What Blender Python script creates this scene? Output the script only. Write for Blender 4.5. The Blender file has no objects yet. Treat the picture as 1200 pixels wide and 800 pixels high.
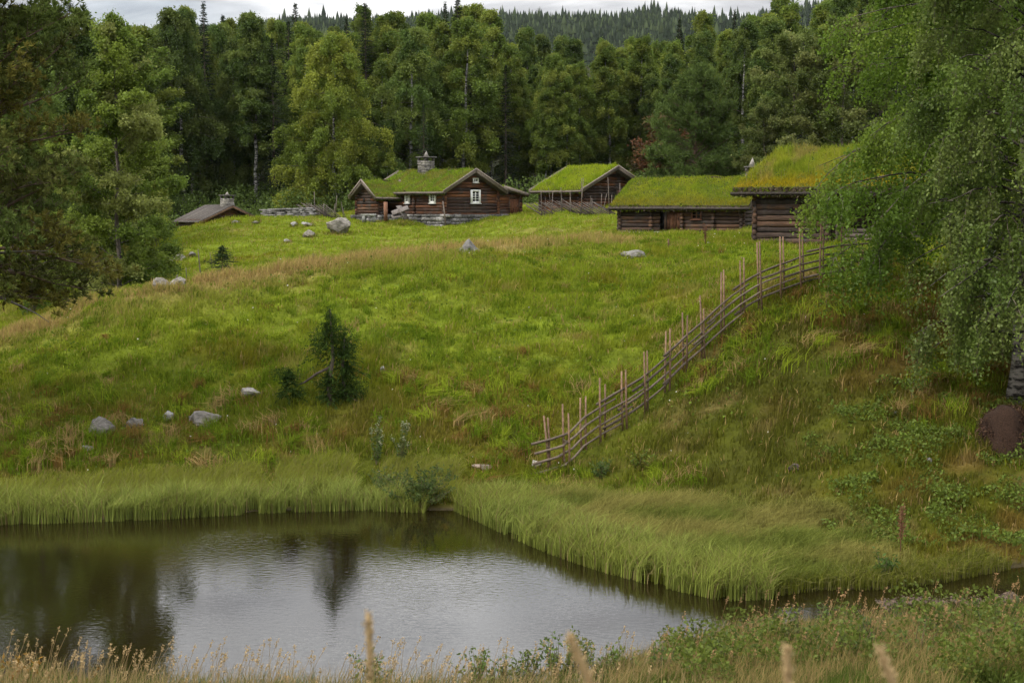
import bpy, bmesh, math, random
import numpy as np
from mathutils import Vector, Matrix, noise as mnoise

# ------------------------------------------------------------------ camera, world, sun, exposure
scn = bpy.context.scene
COL = scn.collection
FPX, CAMZ = 1666.67, 8.2
PITCH = math.atan(160 / FPX)
CP, SP = math.cos(PITCH), math.sin(PITCH)

cam_data = bpy.data.cameras.new('camera')
cam = bpy.data.objects.new('camera', cam_data)
COL.objects.link(cam)
cam.location = (0, 0, CAMZ)
cam.rotation_euler = (math.radians(90) - PITCH, 0, 0)
cam_data.lens = 50
cam_data.sensor_width = 36
cam_data.clip_start = 0.1
cam_data.clip_end = 6000
cam_data.dof.use_dof = True
cam_data.dof.focus_distance = 65
cam_data.dof.aperture_fstop = 4.0
scn.camera = cam

SUN_AZ = math.atan2(-0.75, -0.42)      # towards the sun, measured from +Y
SUN_EL = math.radians(50)
world = bpy.data.worlds.new('World')
scn.world = world
world.use_nodes = True
wn, wl = world.node_tree.nodes, world.node_tree.links
wn.clear()
def N(nodes, t, **kw):
    n = nodes.new(t)
    for k, v in kw.items():
        if k == 'inp':
            for kk, vv in v.items():
                n.inputs[kk].default_value = vv
        else:
            setattr(n, k, v)
    return n
sky = N(wn, 'ShaderNodeTexSky', sky_type='NISHITA', sun_disc=False, sun_elevation=SUN_EL, sun_rotation=SUN_AZ)
tc = N(wn, 'ShaderNodeTexCoord')
mp = N(wn, 'ShaderNodeMapping', inp={'Location': (0.35, 0.2, 0.1), 'Scale': (3.0, 3.0, 13.0)})
wl.new(tc.outputs['Generated'], mp.inputs['Vector'])
nz = N(wn, 'ShaderNodeTexNoise', inp={'Scale': 2.0, 'Detail': 7.0, 'Roughness': 0.55, 'Distortion': 0.3})
wl.new(mp.outputs['Vector'], nz.inputs['Vector'])
rmp = N(wn, 'ShaderNodeValToRGB')
cr = rmp.color_ramp
cr.elements[0].position, cr.elements[0].color = 0.38, (0.31, 0.315, 0.335, 1)
cr.elements[1].position, cr.elements[1].color = 0.64, (0.88, 0.875, 0.87, 1)
e = cr.elements.new(0.50); e.color = (0.53, 0.535, 0.55, 1)
wl.new(nz.outputs['Fac'], rmp.inputs['Fac'])
sep = N(wn, 'ShaderNodeSeparateXYZ')
wl.new(tc.outputs['Generated'], sep.inputs['Vector'])
elev = N(wn, 'ShaderNodeMapRange', inp={'From Min': 0.10, 'From Max': 0.75, 'To Min': 0.72, 'To Max': 3.0})
wl.new(sep.outputs['Z'], elev.inputs['Value'])
bgc = N(wn, 'ShaderNodeBackground')
wl.new(rmp.outputs['Color'], bgc.inputs['Color'])
wl.new(elev.outputs['Result'], bgc.inputs['Strength'])
bgs = N(wn, 'ShaderNodeBackground', inp={'Strength': 0.10})
wl.new(sky.outputs['Color'], bgs.inputs['Color'])
nz2 = N(wn, 'ShaderNodeTexNoise', inp={'Scale': 1.3, 'Detail': 4.0})
wl.new(mp.outputs['Vector'], nz2.inputs['Vector'])
cov = N(wn, 'ShaderNodeMapRange', inp={'From Min': 0.40, 'From Max': 0.56, 'To Min': 0.78, 'To Max': 1.0})
wl.new(nz2.outputs['Fac'], cov.inputs['Value'])
mixw = N(wn, 'ShaderNodeMixShader')
wl.new(cov.outputs['Result'], mixw.inputs['Fac'])
wl.new(bgs.outputs['Background'], mixw.inputs[1])
wl.new(bgc.outputs['Background'], mixw.inputs[2])
wout = N(wn, 'ShaderNodeOutputWorld')
wl.new(mixw.outputs['Shader'], wout.inputs['Surface'])

sun_data = bpy.data.lights.new('sun', 'SUN')
sun_data.energy = 1.5
sun_data.angle = math.radians(10)
sun_data.color = (1.0, 0.94, 0.84)
sun = bpy.data.objects.new('sun', sun_data)
COL.objects.link(sun)
sdir = Vector((math.sin(SUN_AZ) * math.cos(SUN_EL), math.cos(SUN_AZ) * math.cos(SUN_EL), math.sin(SUN_EL)))
sun.rotation_euler = sdir.to_track_quat('Z', 'Y').to_euler()
sun.location = (0, 0, 60)

scn.view_settings.view_transform = 'Standard'
scn.view_settings.look = 'None'
scn.view_settings.exposure = 0.85
scn.view_settings.gamma = 1.0
scn.view_settings.use_curve_mapping = False
scn.render.engine = 'CYCLES'
cy = scn.cycles
cy.max_bounces = 6
cy.diffuse_bounces = 3
cy.glossy_bounces = 2
cy.transmission_bounces = 3
cy.transparent_max_bounces = 4
cy.caustics_reflective = False
cy.caustics_refractive = False
cy.use_denoising = True
cy.use_adaptive_sampling = True
cy.adaptive_threshold = 0.02

# ------------------------------------------------------------------ helpers
def pix(px, py, D):
    """world point on the photograph's ray (px, py) at distance D along +Y"""
    xc, yc = (px - 600) / FPX, (400 - py) / FPX
    dy, dz = CP + yc * SP, -SP + yc * CP
    t = D / dy
    return np.array([xc * t, D, CAMZ + dz * t])

def px_x(px, D, z):
    """x of the world point at depth D and height z that shows in column px"""
    t = D * CP - (z - CAMZ) * SP
    return (px - 600) / FPX * t

def on_water(px, py, z=0.0):
    xc, yc = (px - 600) / FPX, (400 - py) / FPX
    dy, dz = CP + yc * SP, -SP + yc * CP
    t = (z - CAMZ) / dz
    return (xc * t, dy * t)

def lin(r, g, b):
    f = lambda c: (c / 255) / 12.92 if c / 255 <= 0.04045 else ((c / 255 + 0.055) / 1.055) ** 2.4
    return np.array([f(r), f(g), f(b)])

def _hash(ix, iy, seed):
    h = (ix.astype(np.int64) * 374761393 + iy.astype(np.int64) * 668265263 + seed * 1442695040) & 0x7fffffff
    h = ((h ^ (h >> 13)) * 1274126177) & 0x7fffffff
    h = h ^ (h >> 16)
    return (h & 0xffff) / 65535.0

def vnoise(x, y, seed=0):
    x, y = np.asarray(x, float), np.asarray(y, float)
    ix, iy = np.floor(x), np.floor(y)
    fx, fy = x - ix, y - iy
    fx, fy = fx * fx * (3 - 2 * fx), fy * fy * (3 - 2 * fy)
    a, b = _hash(ix, iy, seed), _hash(ix + 1, iy, seed)
    c, d = _hash(ix, iy + 1, seed), _hash(ix + 1, iy + 1, seed)
    return (a * (1 - fx) + b * fx) * (1 - fy) + (c * (1 - fx) + d * fx) * fy

def fbm(x, y, seed=0, oct=4):
    s, a, t = 0, 0.5, 0
    for k in range(oct):
        s = s + a * vnoise(x * 2 ** k, y * 2 ** k, seed + k * 17)
        t += a
        a *= 0.5
    return s / t

def sstep(a, b, x):
    t = np.clip((np.asarray(x, float) - a) / (b - a), 0, 1)
    return t * t * (3 - 2 * t)

def unit(v):
    v = np.asarray(v, float)
    return v / (np.linalg.norm(v, axis=-1, keepdims=True) + 1e-12)

class MB:
    """collects faces and links them as ONE mesh object"""
    def __init__(s):
        s.V, s.C, s.Q, s.T, s.QM, s.TM, s.n = [], [], [], [], [], [], 0
    def add(s, V, Q=None, T=None, col=(1, 1, 1), mat=0):
        V = np.asarray(V, float).reshape(-1, 3)
        c = np.asarray(col, float)
        c = np.broadcast_to(c, (len(V), 3)) if c.ndim == 1 else c
        s.V.append(V); s.C.append(c)
        if Q is not None and len(Q):
            Q = np.asarray(Q, int) + s.n
            s.Q.append(Q); s.QM.append(np.full(len(Q), mat))
        if T is not None and len(T):
            T = np.asarray(T, int) + s.n
            s.T.append(T); s.TM.append(np.full(len(T), mat))
        s.n += len(V)
    def box(s, c, size, rot=None, col=(1, 1, 1), mat=0, jit=0, rng=None):
        h = np.array(size) / 2
        v = np.array([[-1,-1,-1],[1,-1,-1],[1,1,-1],[-1,1,-1],[-1,-1,1],[1,-1,1],[1,1,1],[-1,1,1]]) * h
        if jit: v = v + rng.uniform(-jit, jit, v.shape)
        if rot is not None: v = v @ np.array(rot).T
        s.add(v + np.array(c), [[0,3,2,1],[4,5,6,7],[0,1,5,4],[1,2,6,5],[2,3,7,6],[3,0,4,7]], col=col, mat=mat)
    def tube(s, pts, rad, seg=6, col=(1, 1, 1), mat=0, cap=True):
        P = np.asarray(pts, float); n = len(P)
        R = np.broadcast_to(np.asarray(rad, float), (n,))
        tg = unit(np.gradient(P, axis=0))
        ref = np.array([0, 0, 1.0]) if abs(tg[0][2]) < 0.9 else np.array([1.0, 0, 0])
        a = unit(np.cross(tg, ref)); b = np.cross(tg, a)
        th = np.linspace(0, 2 * np.pi, seg, endpoint=False)
        V = P[:, None] + R[:, None, None] * (np.cos(th)[None, :, None] * a[:, None] + np.sin(th)[None, :, None] * b[:, None])
        i = np.arange(n - 1)[:, None] * seg; j = np.arange(seg)[None]; k = (j + 1) % seg
        Q = np.stack([i + j, i + k, i + seg + k, i + seg + j], -1).reshape(-1, 4)
        V = V.reshape(-1, 3); T = None
        if cap:
            V = np.vstack([V, P[0], P[-1]])
            jj = np.arange(seg); kk = (jj + 1) % seg; o = (n - 1) * seg
            T = np.vstack([np.stack([kk, jj, np.full(seg, n * seg)], -1), np.stack([o + jj, o + kk, np.full(seg, n * seg + 1)], -1)])
        s.add(V, Q, T, col=col, mat=mat)
    def build(s, name, mats, parent=None, smooth=False, at=None):
        V = np.vstack(s.V); C = np.vstack(s.C)
        Q = np.vstack(s.Q) if s.Q else np.zeros((0, 4), int)
        T = np.vstack(s.T) if s.T else np.zeros((0, 3), int)
        me = bpy.data.meshes.new(name)
        me.vertices.add(len(V)); me.vertices.foreach_set('co', V.astype(np.float32).ravel())
        nl = Q.size + T.size; npoly = len(Q) + len(T)
        me.loops.add(nl); me.polygons.add(npoly)
        me.loops.foreach_set('vertex_index', np.concatenate([Q.ravel(), T.ravel()]).astype(np.int32))
        me.polygons.foreach_set('loop_start', np.concatenate([np.arange(len(Q)) * 4, Q.size + np.arange(len(T)) * 3]).astype(np.int32))
        me.polygons.foreach_set('material_index', np.concatenate(s.QM + s.TM).astype(np.int32))
        if smooth: me.polygons.foreach_set('use_smooth', np.ones(npoly, bool))
        at_ = me.color_attributes.new('Col', 'FLOAT_COLOR', 'POINT')
        at_.data.foreach_set('color', np.hstack([C, np.ones((len(C), 1))]).astype(np.float32).ravel())
        me.update(calc_edges=True)
        for m in (mats if isinstance(mats, (list, tuple)) else [mats]): me.materials.append(m)
        o = bpy.data.objects.new(name, me)
        COL.objects.link(o)
        if parent is not None: o.parent = parent
        if at is not None: o.location = at
        return o

def tag(o, label=None, cat=None, group=None, kind=None):
    if label: o['label'] = label
    if cat: o['category'] = cat
    if group: o['group'] = group
    if kind: o['kind'] = kind
    return o

def empty(name, loc=(0, 0, 0), rz=0):
    o = bpy.data.objects.new(name, None)
    COL.objects.link(o)
    o.location = tuple(loc); o.rotation_euler = (0, 0, rz)
    o.empty_display_size = 0.3
    return o

def copy_thing(o, parent=None):
    c = o.copy(); COL.objects.link(c)
    if parent is not None: c.parent = parent
    for ch in list(o.children): copy_thing(ch, c)
    return c

def rotz(a):
    c, s = math.cos(a), math.sin(a)
    return np.array([[c, -s, 0], [s, c, 0], [0, 0, 1]])
def rotx(a):
    c, s = math.cos(a), math.sin(a)
    return np.array([[1, 0, 0], [0, c, -s], [0, s, c]])
def roty(a):
    c, s = math.cos(a), math.sin(a)
    return np.array([[c, 0, s], [0, 1, 0], [-s, 0, c]])

# ------------------------------------------------------------------ materials
def new_mat(name):
    m = bpy.data.materials.new(name); m.use_nodes = True
    nt = m.node_tree; nt.nodes.clear()
    return m, nt.nodes, nt.links

def mat_leaf(name, trans=0.35, rough=0.55, spec=0.12, vary=0.25):
    m, n, l = new_mat(name)
    at = N(n, 'ShaderNodeAttribute', attribute_name='Col')
    oi = N(n, 'ShaderNodeObjectInfo')
    mr = N(n, 'ShaderNodeMapRange', inp={'To Min': 1 - vary, 'To Max': 1 + vary})
    l.new(oi.outputs['Random'], mr.inputs['Value'])
    hs = N(n, 'ShaderNodeHueSaturation')
    l.new(at.outputs['Color'], hs.inputs['Color']); l.new(mr.outputs['Result'], hs.inputs['Value'])
    d = N(n, 'ShaderNodeBsdfDiffuse'); t = N(n, 'ShaderNodeBsdfTranslucent')
    l.new(hs.outputs['Color'], d.inputs['Color']); l.new(hs.outputs['Color'], t.inputs['Color'])
    mx = N(n, 'ShaderNodeMixShader', inp={'Fac': trans})
    l.new(d.outputs[0], mx.inputs[1]); l.new(t.outputs[0], mx.inputs[2])
    out = N(n, 'ShaderNodeOutputMaterial')
    if spec > 0:
        g = N(n, 'ShaderNodeBsdfGlossy', inp={'Roughness': rough, 'Color': (0.8, 0.85, 0.8, 1)})
        mx2 = N(n, 'ShaderNodeMixShader', inp={'Fac': spec})
        l.new(mx.outputs[0], mx2.inputs[1]); l.new(g.outputs[0], mx2.inputs[2])
        l.new(mx2.outputs[0], out.inputs['Surface'])
    else:
        l.new(mx.outputs[0], out.inputs['Surface'])
    return m

def mat_noise(name, scale=(4, 4, 4), lo=0.6, hi=1.3, rough=0.9, bump=0.3, detail=5, tint=None, tint_scale=1.5, spec=0.2):
    """vertex colour times a stretched noise, with bump"""
    m, n, l = new_mat(name)
    at = N(n, 'ShaderNodeAttribute', attribute_name='Col')
    tcn = N(n, 'ShaderNodeTexCoord'); mpn = N(n, 'ShaderNodeMapping', inp={'Scale': scale})
    l.new(tcn.outputs['Object'], mpn.inputs['Vector'])
    ns = N(n, 'ShaderNodeTexNoise', inp={'Scale': 1.0, 'Detail': detail, 'Roughness': 0.62})
    l.new(mpn.outputs['Vector'], ns.inputs['Vector'])
    mr = N(n, 'ShaderNodeMapRange', inp={'From Min': 0.28, 'From Max': 0.72, 'To Min': lo, 'To Max': hi})
    l.new(ns.outputs['Fac'], mr.inputs['Value'])
    mu = N(n, 'ShaderNodeMix', data_type='RGBA', blend_type='MULTIPLY', inp={'Factor': 1.0})
    l.new(at.outputs['Color'], mu.inputs['A']); l.new(mr.outputs['Result'], mu.inputs['B'])
    src = mu.outputs['Result']
    if tint is not None:
        n2 = N(n, 'ShaderNodeTexNoise', inp={'Scale': tint_scale, 'Detail': 5.0, 'Roughness': 0.65})
        l.new(tcn.outputs['Object'], n2.inputs['Vector'])
        m2 = N(n, 'ShaderNodeMapRange', inp={'From Min': 0.52, 'From Max': 0.64, 'To Max': 0.85})
        l.new(n2.outputs['Fac'], m2.inputs['Value'])
        mt = N(n, 'ShaderNodeMix', data_type='RGBA', inp={'B': (*tint, 1)})
        l.new(m2.outputs['Result'], mt.inputs['Factor']); l.new(src, mt.inputs['A'])
        src = mt.outputs['Result']
    p = N(n, 'ShaderNodeBsdfPrincipled', inp={'Roughness': rough, 'Specular IOR Level': spec})
    l.new(src, p.inputs['Base Color'])
    if bump:
        b = N(n, 'ShaderNodeBump', inp={'Strength': bump, 'Distance': 0.05})
        l.new(ns.outputs['Fac'], b.inputs['Height']); l.new(b.outputs[0], p.inputs['Normal'])
    out = N(n, 'ShaderNodeOutputMaterial'); l.new(p.outputs[0], out.inputs['Surface'])
    return m

M = {}
M['leaf'] = mat_leaf('leaf', 0.44, 0.55, 0.01)
M['leaf_hero'] = mat_leaf('leaf_hero', 0.48, 0.45, 0.01, 0.05)
M['needle'] = mat_leaf('needle', 0.25, 0.6, 0.0, 0.2)
M['grass'] = mat_leaf('grass', 0.34, 0.5, 0.0, 0.0)
M['log'] = mat_noise('log_wood', (1.3, 1.3, 20), 0.15, 1.9, 0.85, 0.6, 6, (0.060, 0.052, 0.046), 1.3)
M['board'] = mat_noise('weathered_board', (9, 9, 9), 0.55, 1.35, 0.85, 0.4, 6)
M['stone'] = mat_noise('stone', (6, 6, 9), 0.40, 1.35, 0.9, 1.0, 9, (0.09, 0.09, 0.045), 2.0)
M['stone_clean'] = mat_noise('field_stone', (7, 7, 7), 0.5, 1.4, 0.9, 0.6, 8)
M['bark'] = mat_noise('bark', (6, 6, 2), 0.4, 1.5, 0.95, 0.7, 6)
M['paint'] = mat_noise('white_paint', (6, 6, 6), 0.85, 1.05, 0.6, 0.1)
M['soil'] = mat_noise('soil', (3, 3, 3), 0.5, 1.4, 1.0, 0.8, 8)
M['anthill'] = mat_noise('needle_litter', (30, 30, 30), 0.35, 1.6, 1.0, 1.0, 6)

def mat_birch_bark():
    m, n, l = new_mat('birch_bark')
    tcn = N(n, 'ShaderNodeTexCoord'); mpn = N(n, 'ShaderNodeMapping', inp={'Scale': (1.6, 1.6, 5)})
    l.new(tcn.outputs['Object'], mpn.inputs['Vector'])
    ns = N(n, 'ShaderNodeTexNoise', inp={'Scale': 1.3, 'Detail': 6.0, 'Roughness': 0.7})
    l.new(mpn.outputs['Vector'], ns.inputs['Vector'])
    r = N(n, 'ShaderNodeValToRGB')
    r.color_ramp.elements[0].position, r.color_ramp.elements[0].color = 0.44, (0.035, 0.03, 0.026, 1)
    r.color_ramp.elements[1].position, r.color_ramp.elements[1].color = 0.56, (0.50, 0.48, 0.44, 1)
    l.new(ns.outputs['Fac'], r.inputs['Fac'])
    at = N(n, 'ShaderNodeAttribute', attribute_name='Col')
    mu = N(n, 'ShaderNodeMix', data_type='RGBA', blend_type='MULTIPLY', inp={'Factor': 1.0})
    l.new(r.outputs['Color'], mu.inputs['A']); l.new(at.outputs['Color'], mu.inputs['B'])
    p = N(n, 'ShaderNodeBsdfPrincipled', inp={'Roughness': 0.8, 'Specular IOR Level': 0.2})
    l.new(mu.outputs['Result'], p.inputs['Base Color'])
    b = N(n, 'ShaderNodeBump', inp={'Strength': 0.5, 'Distance': 0.03})
    l.new(ns.outputs['Fac'], b.inputs['Height']); l.new(b.outputs[0], p.inputs['Normal'])
    out = N(n, 'ShaderNodeOutputMaterial'); l.new(p.outputs[0], out.inputs['Surface'])
    return m
M['birch_bark'] = mat_birch_bark()

def mat_glass():
    m, n, l = new_mat('window_glass')
    p = N(n, 'ShaderNodeBsdfPrincipled', inp={'Base Color': (0.02, 0.022, 0.025, 1), 'Roughness': 0.08, 'Specular IOR Level': 0.6})
    out = N(n, 'ShaderNodeOutputMaterial'); l.new(p.outputs[0], out.inputs['Surface'])
    return m
M['glass'] = mat_glass()

def mat_water():
    m, n, l = new_mat('pond_water')
    tcn = N(n, 'ShaderNodeTexCoord')
    mpn = N(n, 'ShaderNodeMapping', inp={'Scale': (1.0, 1.7, 1)})
    l.new(tcn.outputs['Object'], mpn.inputs['Vector'])
    a = N(n, 'ShaderNodeTexNoise', inp={'Scale': 5.5, 'Detail': 3.0, 'Roughness': 0.55, 'Distortion': 0.4})
    l.new(mpn.outputs['Vector'], a.inputs['Vector'])
    w = N(n, 'ShaderNodeTexNoise', inp={'Scale': 0.16, 'Detail': 2.0})
    l.new(tcn.outputs['Object'], w.inputs['Vector'])
    mr = N(n, 'ShaderNodeMapRange', inp={'From Min': 0.35, 'From Max': 0.65, 'To Min': 0.25, 'To Max': 1.0})
    l.new(w.outputs['Fac'], mr.inputs['Value'])
    mu = N(n, 'ShaderNodeMath', operation='MULTIPLY')
    l.new(a.outputs['Fac'], mu.inputs[0]); l.new(mr.outputs['Result'], mu.inputs[1])
    b = N(n, 'ShaderNodeBump', inp={'Strength': 1.0, 'Distance': 0.0045})
    l.new(mu.outputs[0], b.inputs['Height'])
    p = N(n, 'ShaderNodeBsdfPrincipled', inp={'Base Color': (0.009, 0.0065, 0.002, 1), 'Roughness': 0.015, 'IOR': 1.45, 'Specular IOR Level': 0.9})
    l.new(b.outputs[0], p.inputs['Normal'])
    out = N(n, 'ShaderNodeOutputMaterial'); l.new(p.outputs[0], out.inputs['Surface'])
    return m
M['water'] = mat_water()

def mat_ground():
    m, n, l = new_mat('meadow_soil')
    at = N(n, 'ShaderNodeAttribute', attribute_name='Col')
    tcn = N(n, 'ShaderNodeTexCoord')
    ns = N(n, 'ShaderNodeTexNoise', inp={'Scale': 2.2, 'Detail': 9.0, 'Roughness': 0.7})
    l.new(tcn.outputs['Object'], ns.inputs['Vector'])
    mr = N(n, 'ShaderNodeMapRange', inp={'From Min': 0.3, 'From Max': 0.7, 'To Min': 0.5, 'To Max': 1.4})
    l.new(ns.outputs['Fac'], mr.inputs['Value'])
    mu = N(n, 'ShaderNodeMix', data_type='RGBA', blend_type='MULTIPLY', inp={'Factor': 1.0})
    l.new(at.outputs['Color'], mu.inputs['A']); l.new(mr.outputs['Result'], mu.inputs['B'])
    p = N(n, 'ShaderNodeBsdfPrincipled', inp={'Roughness': 1.0, 'Specular IOR Level': 0.05})
    l.new(mu.outputs['Result'], p.inputs['Base Color'])
    b = N(n, 'ShaderNodeBump', inp={'Strength': 0.8, 'Distance': 0.1})
    l.new(ns.outputs['Fac'], b.inputs['Height']); l.new(b.outputs[0], p.inputs['Normal'])
    out = N(n, 'ShaderNodeOutputMaterial'); l.new(p.outputs[0], out.inputs['Surface'])
    return m
M['ground'] = mat_ground()

# ------------------------------------------------------------------ terrain
CTRL = []
def col_pts(px, pts):
    for py, D in pts:
        p = pix(px, py, D); CTRL.append((p[0], p[1], p[2]))
def col_z(px, pts):
    for D, z in pts:
        CTRL.append(((px - 600) / FPX * D, D, z))
col_pts(-120, [(540, 41), (470, 45.5), (420, 49.7), (405, 53)])
col_pts(0, [(545, 41), (470, 45.2), (425, 48.6), (398, 52)])
col_z(0, [(58, 2.9), (66, 2.6), (80, 3.2), (95, 4.2), (112, 6.0)])
col_z(-120, [(60, 2.4), (70, 2.2), (112, 6.0)])
col_pts(120, [(545, 41), (480, 44.6), (420, 48), (380, 50.3), (350, 52.6)])
col_z(120, [(58, 4.2), (66, 3.7), (80, 4.2), (96, 5.2), (110, 6.3)])
col_pts(250, [(545, 41), (480, 44.5), (420, 47.8), (370, 50.9), (336, 53.6)])
col_z(250, [(59, 4.75), (66, 4.4)])
col_pts(250, [(322, 73), (300, 81), (275, 92), (260, 100)])
col_z(250, [(106, 6.2), (114, 6.0), (125, 7.6)])
col_pts(400, [(545, 41), (480, 44.3), (420, 47.6), (360, 51.2), (309, 56.5)])
col_z(400, [(63, 5.4), (71, 5.15)])
col_pts(400, [(298, 78), (280, 87), (265, 95), (257, 101)])
col_z(400, [(110, 7.5), (125, 8.0)])
col_pts(560, [(548, 41), (480, 44.5), (420, 47.8), (360, 51.6), (304, 57.5), (290, 61)])
col_z(560, [(68, 6.05), (77, 5.85)])
col_pts(560, [(276, 85), (263, 95)])
col_z(560, [(103, 7.4), (125, 8.0)])
col_pts(690, [(600, 37.8), (555, 40.3), (500, 43.4), (420, 47.7), (360, 51.8), (304, 57.8), (280, 64)])
col_pts(690, [(262, 85), (244, 97)])
col_z(690, [(108, 8.5), (125, 8.8)])
col_pts(800, [(610, 36.5), (560, 39.2), (500, 42), (420, 46.4), (360, 50.6), (310, 57.5), (281, 68), (271, 76)])
col_z(800, [(84, 7.3), (97, 8.0), (125, 9)])
col_pts(900, [(630, 34.3), (590, 36.5), (520, 39.8), (450, 42.5), (400, 44.6), (357, 47), (320, 53), (294, 62), (288, 66)])
col_z(900, [(75, 6.9), (90, 8.0), (125, 11)])
col_pts(1000, [(640, 33.3), (580, 35.9), (500, 39), (420, 42.5), (360, 46), (322, 49), (302, 57)])
col_z(1000, [(66, 6.6), (90, 8.5), (125, 12)])
col_pts(1180, [(610, 34), (540, 36.7), (475, 39.4), (420, 42.3), (360, 46.5)])
col_z(1180, [(56, 6.4), (75, 7.5), (100, 10), (125, 13)])
col_z(1330, [(36, 1.6), (44, 4.2), (60, 7), (100, 11), (125, 14)])
for px in (-200, 300, 700, 1000, 1400):
    r = 0.35 if px >= 900 else 0.0
    col_z(px, [(12, 2.5 + r), (16, 1.6 + r), (20, 0.8 + r), (24, 0.25 + r)])
for x in (-8, 0, 8):
    CTRL += [(x, -6, 7.0), (x, 0, 6.55), (x, 3, 5.95), (x, 7.5, 4.0)]
CP_ = np.array(CTRL)
def _k(r2): return np.where(r2 > 1e-9, 0.5 * r2 * np.log(np.maximum(r2, 1e-9)), 0)
_n = len(CP_)
_A = np.zeros((_n + 3, _n + 3))
_d = ((CP_[:, None, :2] - CP_[None, :, :2]) ** 2).sum(-1)
_A[:_n, :_n] = _k(_d) + np.eye(_n) * 0.6
_A[:_n, _n] = 1; _A[:_n, _n + 1:] = CP_[:, :2]; _A[_n, :_n] = 1; _A[_n + 1:, :_n] = CP_[:, :2].T
_W = np.linalg.solve(_A, np.concatenate([CP_[:, 2], np.zeros(3)]))
def tps(x, y):
    out = np.full(x.shape, _W[_n])
    out = out + _W[_n + 1] * x + _W[_n + 2] * y
    for i in range(_n):
        out = out + _W[i] * _k((x - CP_[i, 0]) ** 2 + (y - CP_[i, 1]) ** 2)
    return out

# pond outline: the far bank as the photograph shows it, the near bank, the stream to the right
far_bank = [(-160, 616), (0, 612), (100, 609), (200, 605), (320, 598), (420, 595), (500, 598), (545, 597), (565, 606), (610, 627), (660, 648), (720, 668), (790, 686), (850, 699), (905, 697), (960, 690), (1030, 690), (1100, 682), (1180, 666), (1290, 652)]
near_bank = [(1290, 705), (1200, 715), (1150, 726), (1100, 735), (1060, 740), (1000, 742), (930, 745), (860, 752), (800, 768), (740, 788), (650, 806), (520, 812), (400, 812), (250, 812), (120, 806), (30, 796), (-160, 802)]
POND = np.array([on_water(*p) for p in far_bank + near_bank])
FAR_XY = np.array([on_water(*p) for p in far_bank])
def pond_sd(x, y):
    """signed distance to the pond's edge, positive inside"""
    x, y = np.asarray(x, float), np.asarray(y, float)
    d2 = np.full(x.shape, 1e9); inside = np.zeros(x.shape, bool)
    n = len(POND)
    for i in range(n):
        ax, ay = POND[i]; bx, by = POND[(i + 1) % n]
        ex, ey = bx - ax, by - ay
        t = np.clip(((x - ax) * ex + (y - ay) * ey) / (ex * ex + ey * ey + 1e-12), 0, 1)
        d2 = np.minimum(d2, (x - ax - t * ex) ** 2 + (y - ay - t * ey) ** 2)
        c = ((ay > y) != (by > y)) & (x < (bx - ax) * (y - ay) / (by - ay + 1e-12) + ax)
        inside ^= c
    return np.where(inside, 1, -1) * np.sqrt(d2)

_hpx = np.array([-400, 100, 270, 350, 420, 560, 640, 690, 745, 790, 830, 880, 950, 1100, 1500])
_hpy = np.array([70, 45, 30, 24, 18, 20, 22, 19, 12, 18, 17, 6, -4, -14, -20])
HILL_D = 1400.0
_hx = (_hpx - 600) / FPX * HILL_D
_hz = CAMZ + (240 - _hpy) / FPX * HILL_D - 31
def far_z(x, y):
    top = np.interp(x, _hx, _hz)
    f = sstep(250, HILL_D, y)
    back = 1 - 0.6 * sstep(HILL_D, 2400, y)
    z = 8.2 + 9 * sstep(128, 190, y) + (top - 16) * f * back
    z = z + (14 * (fbm(x / 160, y / 160, 5) - 0.5) + 9 * (fbm(x / 45, y / 60, 6) - .5)) * sstep(250, 700, y)
    return z

def ground_z(x, y, fine=True):
    x, y = np.asarray(x, float), np.asarray(y, float)
    xc, yc = np.clip(x, -48, 44), np.clip(y, -6, 128)
    z = tps(xc, yc)
    w = sstep(118, 150, y)
    z = z * (1 - w) + far_z(x, y) * w
    side = sstep(45, 140, np.abs(x)) * (1 - w)
    z = z + side * (6 + 4 * fbm(x / 30, y / 30, 9))
    if fine:
        amp = sstep(36, 44, y) * (1 - sstep(115, 160, y))
        z = z + amp * (0.50 * (fbm(x / 3.2, y / 3.2, 3) - 0.5) + 0.45 * (fbm(x / 1.1, y / 1.1, 4, 3) - 0.5))
    sd = pond_sd(x, y)
    dist = -sd
    bank = 0.03 + 0.16 * dist
    z = np.where(dist > 0, np.where(dist < 3.0, np.maximum(np.minimum(z, bank + 0.3 * sstep(0.5, 3, dist) * np.maximum(z, 0)) , 0.02 + 0.04 * dist), np.maximum(z, 0.14)), z)
    z = np.where(sd > 0, -np.minimum(0.8, 0.35 * sd), z)
    return z
def gz(x, y): return float(ground_z(np.array([x]), np.array([y]))[0])

def drop(px, D):
    """x and ground height of column px at depth D"""
    z = 5.0
    for _ in range(4):
        x = px_x(px, D, z); z = gz(x, D)
    return x, z

def hit(px, py, lo=24.0, hi=130.0):
    """ground point seen at pixel (px, py): first crossing going outwards"""
    Ds = np.linspace(lo, hi, 900)
    P = np.array([pix(px, py, d) for d in Ds])
    g = ground_z(P[:, 0], P[:, 1])
    k = np.argmax(P[:, 2] < g)
    return P[k][0], P[k][1], float(g[k])

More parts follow.
